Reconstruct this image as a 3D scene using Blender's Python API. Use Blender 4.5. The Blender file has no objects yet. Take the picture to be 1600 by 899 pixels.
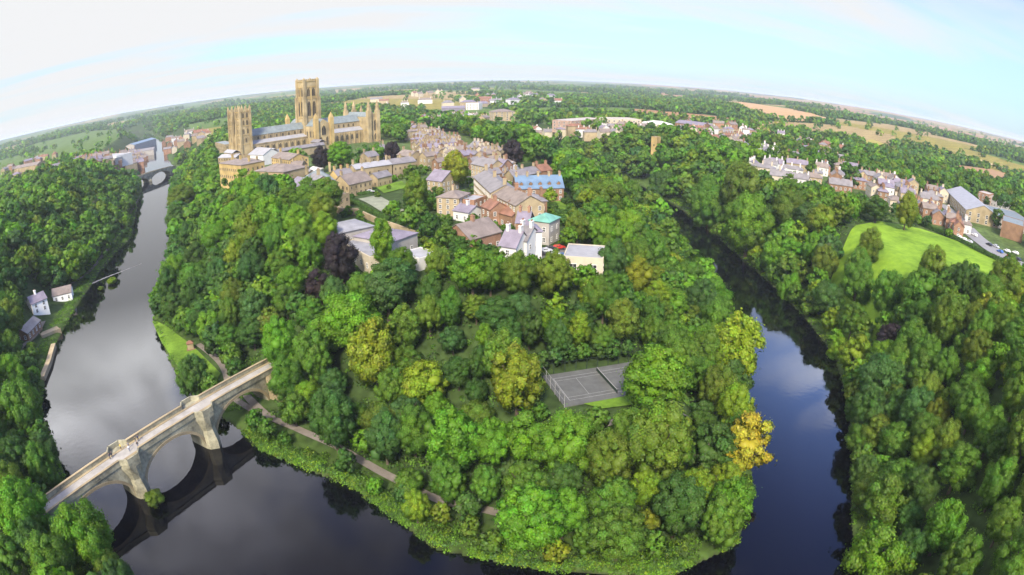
import bpy, bmesh, math, random
import numpy as np
from mathutils import Vector, Matrix
from mathutils.geometry import delaunay_2d_cdt

sc = bpy.context.scene
COL = sc.collection
rad = math.radians
RNG = np.random.default_rng(11)
RND = random.Random(5)

# ------------------------------------------------------------------ camera
HCAM, PITCH, FPX = 85.0, rad(20.0), 936.0
cd = bpy.data.cameras.new('camera')
cam = bpy.data.objects.new('camera', cd)
COL.objects.link(cam)
sc.camera = cam
cam.location = (0, 0, HCAM)
cam.rotation_euler = (rad(70), 0, 0)
cd.type = 'PANO'
cd.panorama_type = 'FISHEYE_EQUISOLID'
cd.sensor_fit = 'HORIZONTAL'
cd.sensor_width = 36
cd.fisheye_lens = FPX * 36 / 1600
cd.fisheye_fov = rad(180)
cd.clip_start = 0.5
cd.clip_end = 80000

# ------------------------------------------------------------------ world, sun, exposure
SUN_AZ = rad(188)      # compass style, clockwise from +Y: the sun stands behind the camera and a little to its left
SUN_EL = rad(42)
wd = bpy.data.worlds.new('World')
sc.world = wd
wd.use_nodes = True
nt = wd.node_tree
N, L = nt.nodes, nt.links
bg = N['Background']
bg.inputs['Strength'].default_value = 0.12
sky = N.new('ShaderNodeTexSky')
sky.sky_type = 'NISHITA'
sky.sun_disc = False
sky.sun_elevation = SUN_EL
sky.sun_rotation = SUN_AZ
sky.air_density = 1.0
sky.dust_density = 1.2
sky.ozone_density = 2.0


def wmath(op, a, b=None, c=None):
    n = N.new('ShaderNodeMath')
    n.operation = op
    for i, v in enumerate((a, b, c)):
        if v is None:
            continue
        if isinstance(v, (int, float)):
            n.inputs[i].default_value = v
        else:
            L.new(v, n.inputs[i])
    return n.outputs[0]


tc = N.new('ShaderNodeTexCoord')
sep = N.new('ShaderNodeSeparateXYZ')
L.new(tc.outputs['Generated'], sep.inputs[0])
X_, Y_, Z_ = sep.outputs
zc = wmath('MAXIMUM', Z_, 0.0)
den = wmath('ADD', zc, 0.07)
cx_ = wmath('DIVIDE', X_, den)
cy_ = wmath('DIVIDE', Y_, den)
comb = N.new('ShaderNodeCombineXYZ')
# streaks lie along a slanting direction over the sky
L.new(wmath('ADD', wmath('MULTIPLY', cx_, 0.30), wmath('MULTIPLY', cy_, 0.10)), comb.inputs[0])
L.new(wmath('ADD', wmath('MULTIPLY', cx_, -0.30), wmath('MULTIPLY', cy_, 0.85)), comb.inputs[1])
noi = N.new('ShaderNodeTexNoise')
noi.inputs['Scale'].default_value = 0.9
noi.inputs['Detail'].default_value = 7
noi.inputs['Roughness'].default_value = 0.56
noi.inputs['Distortion'].default_value = 0.5
L.new(comb.outputs[0], noi.inputs['Vector'])
# broad veil: thick to the left and high up, thin in a low band to the right
veil = wmath('MULTIPLY_ADD', X_, -0.14, 0.10)
band = wmath('MULTIPLY', wmath('MAXIMUM', wmath('SUBTRACT', 1.0, wmath('ABSOLUTE', wmath('DIVIDE', wmath('SUBTRACT', Z_, 0.065), 0.075))), 0.0), -0.30)
bx = wmath('MINIMUM', wmath('MAXIMUM', wmath('MULTIPLY_ADD', X_, 1.5, 0.6), 0.25), 1.0)
band = wmath('MULTIPLY', band, bx)
hi = wmath('MULTIPLY', wmath('MINIMUM', wmath('MAXIMUM', wmath('SUBTRACT', Z_, 0.36), 0.0), 0.4), wmath('MULTIPLY_ADD', X_, -0.5, -0.36))
low = wmath('MULTIPLY', wmath('MAXIMUM', wmath('SUBTRACT', 1.0, wmath('DIVIDE', zc, 0.05)), 0.0), 0.05)
tot = wmath('ADD', wmath('ADD', wmath('ADD', noi.outputs['Fac'], veil), wmath('ADD', band, hi)), low)
ramp = N.new('ShaderNodeValToRGB')
ramp.color_ramp.elements[0].position = 0.40
ramp.color_ramp.elements[0].color = (0, 0, 0, 1)
ramp.color_ramp.elements[1].position = 0.69
ramp.color_ramp.elements[1].color = (1, 1, 1, 1)
n3_ = N.new('ShaderNodeTexNoise')
n3_.inputs['Scale'].default_value = 3.1
n3_.inputs['Detail'].default_value = 6
n3_.inputs['Distortion'].default_value = 0.4
L.new(tc.outputs['Generated'], n3_.inputs['Vector'])
hz_ = wmath('MINIMUM', wmath('MAXIMUM', wmath('DIVIDE', wmath('SUBTRACT', zc, 0.2), 0.2), 0.0), 1.0)
upv = wmath('MULTIPLY', wmath('MINIMUM', wmath('MAXIMUM', wmath('DIVIDE', wmath('SUBTRACT', zc, 0.09), 0.06), 0.0), 1.0), 0.11)
tot = wmath('ADD', wmath('ADD', tot, upv), wmath('MULTIPLY', wmath('SUBTRACT', n3_.outputs['Fac'], 0.55), wmath('MULTIPLY', hz_, 1.5)))
L.new(tot, ramp.inputs[0])
mixc = N.new('ShaderNodeMix')
mixc.data_type = 'RGBA'
L.new(ramp.outputs[0], mixc.inputs['Factor'])
skb = N.new('ShaderNodeMix')
skb.data_type = 'RGBA'
skb.blend_type = 'MULTIPLY'
skb.inputs['Factor'].default_value = 1
L.new(sky.outputs[0], skb.inputs['A'])
skb.inputs['B'].default_value = (0.95, 0.95, 1.0, 1)
clr = N.new('ShaderNodeValToRGB')
clr.color_ramp.elements[0].position = 0.0
clr.color_ramp.elements[0].color = (0.58, 0.80, 0.90, 1)
clr.color_ramp.elements[1].position = 0.62
clr.color_ramp.elements[1].color = (0.08, 0.13, 0.50, 1)
e_ = clr.color_ramp.elements.new(0.05)
e_.color = (0.42, 0.69, 0.88, 1)
e_ = clr.color_ramp.elements.new(0.15)
e_.color = (0.50, 0.74, 0.88, 1)
e_ = clr.color_ramp.elements.new(0.32)
e_.color = (0.20, 0.36, 0.85, 1)
L.new(zc, clr.inputs[0])
cls_ = N.new('ShaderNodeVectorMath')
cls_.operation = 'SCALE'
cls_.inputs['Scale'].default_value = 2.55
L.new(clr.outputs[0], cls_.inputs[0])
smx = N.new('ShaderNodeMix')
smx.data_type = 'RGBA'
smx.inputs['Factor'].default_value = 0.22
L.new(cls_.outputs[0], smx.inputs['A'])
L.new(skb.outputs['Result'], smx.inputs['B'])
L.new(smx.outputs['Result'], mixc.inputs['A'])
# cloud brightness: added lift out of view on the left to brighten the river
lf = wmath('MINIMUM', wmath('MAXIMUM', wmath('MULTIPLY_ADD', X_, -1.1, 0.42), 0.0), 1.0)
lowm = wmath('SUBTRACT', 1.0, wmath('MINIMUM', wmath('MAXIMUM', wmath('DIVIDE', wmath('SUBTRACT', zc, 0.38), 0.36), 0.0), 1.0))
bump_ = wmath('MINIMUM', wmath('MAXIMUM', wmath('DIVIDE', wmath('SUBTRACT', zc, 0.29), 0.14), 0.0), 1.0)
bri = wmath('MULTIPLY_ADD', wmath('MULTIPLY_ADD', wmath('MULTIPLY', lf, bump_), 0.8, 0.12), lowm, 0.86)
ccol = N.new('ShaderNodeMix')
ccol.data_type = 'RGBA'
L.new(lowm, ccol.inputs['Factor'])
ccol.inputs['A'].default_value = (2.0, 1.98, 2.35, 1)
ccol.inputs['B'].default_value = (2.36, 2.38, 2.42, 1)
cl2 = N.new('ShaderNodeVectorMath')
cl2.operation = 'SCALE'
L.new(ccol.outputs['Result'], cl2.inputs[0])
L.new(bri, cl2.inputs['Scale'])
top = wmath('MULTIPLY', wmath('MINIMUM', wmath('MAXIMUM', wmath('DIVIDE', wmath('SUBTRACT', zc, 0.78), 0.1), 0.0), 1.0), 4.5)  # unseen bright zenith, added to fill the shadows from above
cl3 = N.new('ShaderNodeVectorMath')
cl3.operation = 'SCALE'
L.new(cl2.outputs[0], cl3.inputs[0])
# heaps of brighter and greyer cloud overhead
n2_ = N.new('ShaderNodeTexNoise')
n2_.inputs['Scale'].default_value = 4.2
n2_.inputs['Detail'].default_value = 5
n2_.inputs['Distortion'].default_value = 0.6
L.new(tc.outputs['Generated'], n2_.inputs['Vector'])
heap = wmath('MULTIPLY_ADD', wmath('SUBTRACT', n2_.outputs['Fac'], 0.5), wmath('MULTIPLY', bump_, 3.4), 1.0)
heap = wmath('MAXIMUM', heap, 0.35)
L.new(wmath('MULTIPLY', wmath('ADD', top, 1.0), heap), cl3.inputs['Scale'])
L.new(cl3.outputs[0], mixc.inputs['B'])
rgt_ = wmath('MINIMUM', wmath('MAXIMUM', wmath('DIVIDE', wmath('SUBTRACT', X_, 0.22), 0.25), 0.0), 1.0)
gain = wmath('MULTIPLY_ADD', wmath('MULTIPLY', bump_, lowm), wmath('MULTIPLY_ADD', lf, 2.3, wmath('MULTIPLY', rgt_, 4.2)), 1.0)  # added gain on both unseen sides: brighter river reflections, softer shadows
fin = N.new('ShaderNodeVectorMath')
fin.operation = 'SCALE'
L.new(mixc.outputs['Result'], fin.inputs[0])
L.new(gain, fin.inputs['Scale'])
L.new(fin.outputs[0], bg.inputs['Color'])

sl = bpy.data.lights.new('sun', 'SUN')
sl.energy = 2.5
sl.angle = rad(10)
sl.color = (1.0, 0.90, 0.74)
sun = bpy.data.objects.new('sun', sl)
COL.objects.link(sun)
sdir = Vector((math.sin(SUN_AZ) * math.cos(SUN_EL), math.cos(SUN_AZ) * math.cos(SUN_EL), math.sin(SUN_EL)))
sun.rotation_euler = sdir.to_track_quat('Z', 'Y').to_euler()
sun.location = (0, 0, 400)

sc.view_settings.view_transform = 'Standard'
sc.view_settings.look = 'None'
sc.view_settings.exposure = 1.7
sc.view_settings.gamma = 1.0
sc.view_settings.use_curve_mapping = False
try:
    sc.cycles.use_denoising = True
    sc.cycles.denoiser = 'OPENIMAGEDENOISE'
    sc.cycles.max_bounces = 6
    sc.cycles.diffuse_bounces = 3
    sc.cycles.transparent_max_bounces = 4
    sc.cycles.volume_bounces = 0
except Exception:
    pass

# ------------------------------------------------------------------ projection of the lens
CP, SP = math.cos(PITCH), math.sin(PITCH)


def ray(px, py):
    u, v = px - 800.0, 449.5 - py
    r = math.hypot(u, v)
    th = 2 * math.asin(r / (2 * FPX))
    s = math.sin(th) / r if r else 0.0
    a, b, c = u * s, v * s, math.cos(th)
    return a, c * CP + b * SP, b * CP - c * SP


def at(px, py, z=0.0):
    a, b, c = ray(px, py)
    t = (z - HCAM) / c
    return a * t, b * t


def pix(x, y, z):
    z = np.asarray(z, float) - HCAM
    x = np.asarray(x, float)
    y = np.asarray(y, float)
    d = np.sqrt(x * x + y * y + z * z)
    a, c, b = x / d, (y * CP - z * SP) / d, (y * SP + z * CP) / d
    th = np.arccos(np.clip(c, -1, 1))
    r = 2 * FPX * np.sin(th / 2)
    q = np.hypot(a, b) + 1e-9
    return 800 + a / q * r, 449.5 - b / q * r


# ------------------------------------------------------------------ the lie of the land
OUTER = [(-1500, 2000), (-900, 1260), (-640, 860), (-470, 640), (-398, 545), (-330, 440), (-261, 336), (-232, 262), (-213, 222), (-179, 154),
         (-150, 118), (-117, 92), (-104, 73), (-92, 69), (-76, 63), (-60, 54), (-42, 30), (0, 6), (34, 12), (57, 36), (67, 62), (75, 84), (91, 114), (103, 140), (112, 165), (116, 195),
         (118, 233), (118, 319), (116, 400), (104, 500), (72, 600), (35, 660), (8, 705)]
INNER = [(0, 690), (40, 600), (70, 510), (82, 420), (88, 330), (88, 275), (85, 233), (80, 195), (75, 165), (68, 140), (58, 108), (46, 82), (30, 75), (8, 78), (-15, 84),
         (-35, 102), (-63, 114), (-72, 122), (-88, 132), (-105, 145), (-125, 168), (-148, 195), (-170, 245), (-203, 300), (-253, 380),
         (-322, 490), (-352, 545), (-420, 660), (-560, 850), (-830, 1260), (-1420, 2000)]
RIVER = OUTER + INNER


def seg_dist(x, y, poly, closed=True):
    d = np.full(np.shape(x), 1e18)
    n = len(poly)
    for i in range(n if closed else n - 1):
        x0, y0 = poly[i]
        x1, y1 = poly[(i + 1) % n]
        dx, dy = x1 - x0, y1 - y0
        t = np.clip(((x - x0) * dx + (y - y0) * dy) / (dx * dx + dy * dy + 1e-12), 0, 1)
        d = np.minimum(d, (x - x0 - t * dx) ** 2 + (y - y0 - t * dy) ** 2)
    return np.sqrt(d)


def inside(x, y, poly):
    r = np.zeros(np.shape(x), bool)
    n = len(poly)
    for i in range(n):
        x0, y0 = poly[i]
        x1, y1 = poly[(i + 1) % n]
        if y0 == y1:
            continue
        c = ((y0 > y) != (y1 > y)) & (x < (x1 - x0) * (y - y0) / (y1 - y0) + x0)
        r ^= c
    return r


def S(v, a, b):
    t = np.clip((v - a) / (b - a), 0, 1)
    return t * t * (3 - 2 * t)


PEN = INNER + [(-1200, 2000), (-300, 1300), (-40, 800)]


def wav(x, y, s, k):
    a = 0.0
    for i in range(4):
        th = k * 1.7 + i * 1.31
        f = (0.7 + 0.33 * i) / s
        a = a + np.sin((x * math.cos(th) + y * math.sin(th)) * f * 6.283 + k * 3.1 + i * 2.3)
    return a / 4


def ground(x, y):
    x = np.asarray(x, float)
    y = np.asarray(y, float)
    sh = x.shape
    x, y = np.atleast_1d(x).ravel(), np.atleast_1d(y).ravel()
    ds = seg_dist(x, y, RIVER)
    inn = inside(x, y, RIVER)
    D = np.hypot(x, y)
    pen = inside(x, y, PEN)
    left = (x < 0) & ~pen
    z_pen = 1.0 + 27.0 * S(ds, 7, 68)
    z_left = 1.2 + 28 * S(ds, 6, 62) - 18 * S(ds, 100, 300)
    z_right = 1.0 + 26.0 * S(ds, 1.5, 42)
    z = np.where(pen, z_pen, np.where(left, z_left, z_right))
    hills = 30 + 26 * S(D, 1400, 7000) + 13 * wav(x, y, 1900.0, 1.0) * S(D, 700, 2000) + 12 * wav(x, y, 6500.0, 2.0) * S(D, 2500, 6000)
    rightw = S(x / (D + 1), 0.1, 0.75)
    hills = hills - 8 * S(D, 6000, 14000) * rightw + 16 * rightw * S(D, 650, 1500) * (1 - S(D, 1900, 3800))
    hills = hills + 15 * S(-x / (D + 1), -0.2, 0.6) * S(D, 3500, 9000)
    far = S(D, 560, 1500)
    nearriver = S(ds, 20, 200)
    z = z * (1 - far * nearriver) + hills * far * nearriver
    z = z + 0.5 * wav(x, y, 60.0, 4.0) * S(ds, 4, 20)
    z = np.where(ds < 1.5, np.minimum(z, 0.25 + ds * 0.5), z)
    z = np.where(inn, -0.25 - 2.2 * S(ds, 0, 8), z)
    for (cx, cy, hz, r0, r1) in PADS:
        w = 1 - S(np.hypot(x - cx, y - cy), r0, r1)
        z = z * (1 - w) + hz * w
    return z.reshape(sh)


PADS = [(22, 129, 14.0, 18, 28)]


def gz(x, y):
    return float(ground(np.array([x]), np.array([y]))[0])


MARCH = np.concatenate([np.geomspace(30, 900, 420), np.geomspace(910, 9000, 160)])


def march(px, py, up=0.0, dry=False):
    """the first point along the pixel's ray that lies no more than up above the land"""
    a, b, c = ray(px, py)
    h = math.hypot(a, b)
    X, Y, Z = MARCH * a / h, MARCH * b / h, HCAM + MARCH * c / h
    g = ground(X, Y)
    f = Z - up - g
    hit = f <= 0
    if dry:
        hit &= ~inside(X, Y, RIVER) & (seg_dist(X, Y, RIVER) > 1.0) & (Z > 0.5)
    i = int(np.argmax(hit))
    if not hit[i]:
        return None
    t = 1.0
    if i > 0 and f[i - 1] > 0:
        t = f[i - 1] / (f[i - 1] - f[i] + 1e-9)
    j = max(i - 1, 0)
    return float(X[j] + (X[i] - X[j]) * t), float(Y[j] + (Y[i] - Y[j]) * t), float(Z[j] + (Z[i] - Z[j]) * t)


def land(px, py, up=0.0):
    """the point of the land (raised by up) that the pixel shows"""
    p = march(px, py, up) or (MARCH[-1] * px / 1600, MARCH[-1], 0)
    return p[0], p[1], gz(p[0], p[1])


# ------------------------------------------------------------------ materials
MATS = {}


def mat(name, col, rough=0.85, var=0.18, scale=0.35, fine=4.0, kind=None, spec=0.3, col2=None):
    if name in MATS:
        return MATS[name]
    m = bpy.data.materials.new(name)
    m.use_nodes = True
    t = m.node_tree
    b = t.nodes['Principled BSDF']
    b.inputs['Roughness'].default_value = rough
    b.inputs['Specular IOR Level'].default_value = spec
    c = t.nodes.new('ShaderNodeTexCoord')
    n1 = t.nodes.new('ShaderNodeTexNoise')
    n1.inputs['Scale'].default_value = scale
    n1.inputs['Detail'].default_value = 5
    n2 = t.nodes.new('ShaderNodeTexNoise')
    n2.inputs['Scale'].default_value = fine
    n2.inputs['Detail'].default_value = 3
    geo = t.nodes.new('ShaderNodeNewGeometry')
    t.links.new(geo.outputs['Position'], n1.inputs['Vector'])
    t.links.new(geo.outputs['Position'], n2.inputs['Vector'])
    ad = t.nodes.new('ShaderNodeMath')
    ad.operation = 'MULTIPLY_ADD'
    t.links.new(n2.outputs['Fac'], ad.inputs[0])
    ad.inputs[1].default_value = 0.45
    t.links.new(n1.outputs['Fac'], ad.inputs[2])
    mr = t.nodes.new('ShaderNodeMapRange')
    mr.inputs['From Min'].default_value = 0.45
    mr.inputs['From Max'].default_value = 1.0
    t.links.new(ad.outputs[0], mr.inputs['Value'])
    mx = t.nodes.new('ShaderNodeMix')
    mx.data_type = 'RGBA'
    lo = tuple(v * (1 - var * 1.4) for v in col)
    hi_ = tuple(min(1, v * (1 + var)) for v in (col2 or col))
    mx.inputs['A'].default_value = (*lo, 1)
    mx.inputs['B'].default_value = (*hi_, 1)
    t.links.new(mr.outputs['Result'], mx.inputs['Factor'])
    out = mx.outputs['Result']
    if kind == 'roof':      # courses of slate
        sx = t.nodes.new('ShaderNodeSeparateXYZ')
        t.links.new(geo.outputs['Position'], sx.inputs[0])
        w = t.nodes.new('ShaderNodeMath')
        w.operation = 'MULTIPLY'
        w.inputs[1].default_value = 9.0
        t.links.new(sx.outputs['Z'], w.inputs[0])
        f = t.nodes.new('ShaderNodeMath')
        f.operation = 'FRACT'
        t.links.new(w.outputs[0], f.inputs[0])
        k = t.nodes.new('ShaderNodeMapRange')
        k.inputs['From Min'].default_value = 0.75
        k.inputs['To Min'].default_value = 1.0
        k.inputs['To Max'].default_value = 0.72
        t.links.new(f.outputs[0], k.inputs['Value'])
        m2 = t.nodes.new('ShaderNodeMix')
        m2.data_type = 'RGBA'
        m2.blend_type = 'MULTIPLY'
        m2.inputs['Factor'].default_value = 1
        t.links.new(out, m2.inputs['A'])
        t.links.new(k.outputs['Result'], m2.inputs['B'])
        out = m2.outputs['Result']
    t.links.new(out, b.inputs['Base Color'])
    MATS[name] = m
    return m


STONE = mat('gold_sandstone', (0.335, 0.262, 0.142), var=0.4, scale=0.12)
STONE2 = mat('grey_sandstone', (0.285, 0.228, 0.135), var=0.35, scale=0.15)
STONE3 = mat('bright_sandstone', (0.385, 0.280, 0.115), var=0.3, scale=0.15)
BRIDGE = mat('bridge_stone', (0.280, 0.262, 0.180), var=0.5, scale=0.25, fine=1.6)
PINK = mat('pink_brick', (0.34, 0.235, 0.185), var=0.25)
CREAM = mat('cream_stone', (0.339, 0.271, 0.166), var=0.22)
BRICK = mat('orange_brick', (0.270, 0.155, 0.098), var=0.3)
BRICK2 = mat('brown_brick', (0.207, 0.122, 0.073), var=0.3)
WHITE = mat('white_render', (0.536, 0.528, 0.508), var=0.08)
CREAMR = mat('cream_render', (0.446, 0.394, 0.295), var=0.12)
PALE = mat('pale_concrete', (0.339, 0.314, 0.283), var=0.15)
SLATE = mat('grey_slate', (0.175, 0.162, 0.166), rough=0.6, var=0.25, kind='roof', spec=0.5)
SLATEB = mat('brown_slate', (0.187, 0.154, 0.135), rough=0.7, var=0.25, kind='roof')
SLATEP = mat('purple_slate', (0.184, 0.161, 0.202), rough=0.6, var=0.22, kind='roof')
SLATEBLUE = mat('blue_slate', (0.110, 0.175, 0.260), rough=0.55, var=0.18, kind='roof', spec=0.5)
TILE = mat('red_tile', (0.204, 0.102, 0.068), rough=0.8, var=0.3, kind='roof')
LIME = mat('white_limewash', (0.80, 0.79, 0.76), var=0.06)
LEADW = mat('pale_lead', (0.270, 0.270, 0.286), rough=0.5, var=0.15)
LEADG = mat('green_lead', (0.17, 0.20, 0.205), rough=0.6, var=0.2, kind='roof')
COPPER = mat('verdigris_copper', (0.125, 0.300, 0.235), rough=0.6, var=0.2)
FELT = mat('grey_felt', (0.22, 0.22, 0.235), rough=0.9, var=0.2)
GLASS = mat('dark_glass', (0.025, 0.027, 0.03), rough=0.15, var=0.3, spec=0.5)
FRAME = mat('white_paint', (0.7, 0.69, 0.66), var=0.08)
LOUVRE = mat('dark_louvre', (0.022, 0.017, 0.013), var=0.3)
BARK = mat('bark', (0.09, 0.07, 0.05), var=0.4, fine=6)
ASPH = mat('asphalt', (0.128, 0.124, 0.124), var=0.15)
ROADD = mat('bridge_paving', (0.306, 0.287, 0.257), var=0.18, fine=1.2)
PATHM = mat('path_gravel', (0.156, 0.135, 0.112), var=0.25)
COURTM = mat('court_tarmac', (0.090, 0.092, 0.086), var=0.18, fine=0.8)
LAWN = mat('lawn_grass', (0.066, 0.132, 0.015), rough=0.95, var=0.3, scale=0.08, fine=0.9, spec=0.1, col2=(0.115, 0.20, 0.02))
FIELD = mat('field_grass', (0.092, 0.189, 0.016), rough=0.95, var=0.3, scale=0.04, fine=0.35, spec=0.1, col2=(0.165, 0.27, 0.022))
ROUGHG = mat('rough_grass', (0.095, 0.15, 0.03), rough=0.95, var=0.35, scale=0.1, fine=1.0, spec=0.1)
LINE = mat('line_paint', (0.270, 0.270, 0.261), var=0.1)
BLACK = mat('black_metal', (0.03, 0.03, 0.03), var=0.1)
NETM = mat('green_net', (0.02, 0.035, 0.025), var=0.2)


# foliage: the colour of each tree is its object colour; each leaf varies a little
def foliage(name, source):
    m = bpy.data.materials.new(name)
    m.use_nodes = True
    t = m.node_tree
    for n in list(t.nodes):
        if n.type != 'OUTPUT_MATERIAL':
            t.nodes.remove(n)
    out = t.nodes['Material Output']
    if source == 'object':
        c = t.nodes.new('ShaderNodeObjectInfo').outputs['Color']
    else:
        a = t.nodes.new('ShaderNodeAttribute')
        a.attribute_name = 'tint'
        c = a.outputs['Color']
    v = t.nodes.new('ShaderNodeAttribute')
    v.attribute_name = 'leafvar'
    mm = t.nodes.new('ShaderNodeVectorMath')
    mm.operation = 'MULTIPLY'
    t.links.new(c, mm.inputs[0])
    t.links.new(v.outputs['Vector'], mm.inputs[1])
    d = t.nodes.new('ShaderNodeBsdfDiffuse')
    t.links.new(mm.outputs[0], d.inputs['Color'])
    nn = t.nodes.new('ShaderNodeAttribute')
    nn.attribute_name = 'lobe_normal'
    nrm = nn.outputs['Vector']
    if source == 'object':
        vt = t.nodes.new('ShaderNodeVectorTransform')
        vt.vector_type = 'NORMAL'
        vt.convert_from = 'OBJECT'
        vt.convert_to = 'WORLD'
        t.links.new(nrm, vt.inputs[0])
        nrm = vt.outputs[0]
    t.links.new(nrm, d.inputs['Normal'])
    tr = t.nodes.new('ShaderNodeBsdfTranslucent')
    t2 = t.nodes.new('ShaderNodeVectorMath')
    t2.operation = 'MULTIPLY'
    t2.inputs[1].default_value = (1.15, 1.25, 0.5)
    t.links.new(mm.outputs[0], t2.inputs[0])
    t.links.new(t2.outputs[0], tr.inputs['Color'])
    gl = t.nodes.new('ShaderNodeBsdfGlossy')
    gl.inputs['Roughness'].default_value = 0.55
    gl.inputs['Color'].default_value = (1, 1, 1, 1)
    x = t.nodes.new('ShaderNodeMixShader')
    x.inputs[0].default_value = 0.48
    t.links.new(d.outputs[0], x.inputs[1])
    t.links.new(tr.outputs[0], x.inputs[2])
    y = t.nodes.new('ShaderNodeMixShader')
    y.inputs[0].default_value = 0.012
    t.links.new(x.outputs[0], y.inputs[1])
    t.links.new(gl.outputs[0], y.inputs[2])
    t.links.new(y.outputs[0], out.inputs['Surface'])
    return m


LEAF = foliage('tree_foliage', 'object')
LEAFT = foliage('mass_foliage', 'tint')

TINT = {'B': (0.130, 0.268, 0.018), 'L': (0.192, 0.290, 0.018), 'Y': (0.215, 0.268, 0.020), 'M': (0.102, 0.205, 0.021), 'D': (0.068, 0.144, 0.023),
        'U': (0.070, 0.156, 0.034), 'O': (0.132, 0.205, 0.021), 'G': (0.50, 0.385, 0.035), 'C': (0.048, 0.034, 0.040)}
TONE = {'B': 'bright green', 'L': 'lime green', 'Y': 'yellow green', 'M': 'mid green', 'D': 'dark green', 'U': 'bluish green', 'O': 'olive green',
        'G': 'golden autumn', 'C': 'purple copper'}

# ------------------------------------------------------------------ object helpers


def setp(o, label=None, cat=None, group=None, kind=None):
    if label:
        o['label'] = label
    if cat:
        o['category'] = cat
    if group:
        o['group'] = group
    if kind:
        o['kind'] = kind
    return o


def empty(name, loc, rz=0.0, **k):
    o = bpy.data.objects.new(name, None)
    o.location = loc
    o.rotation_euler = (0, 0, rz)
    o.empty_display_size = 1
    COL.objects.link(o)
    return setp(o, **k)


def link(name, me, parent=None):
    o = bpy.data.objects.new(name, me)
    if parent is not None:
        o.parent = parent
    COL.objects.link(o)
    return o


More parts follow.
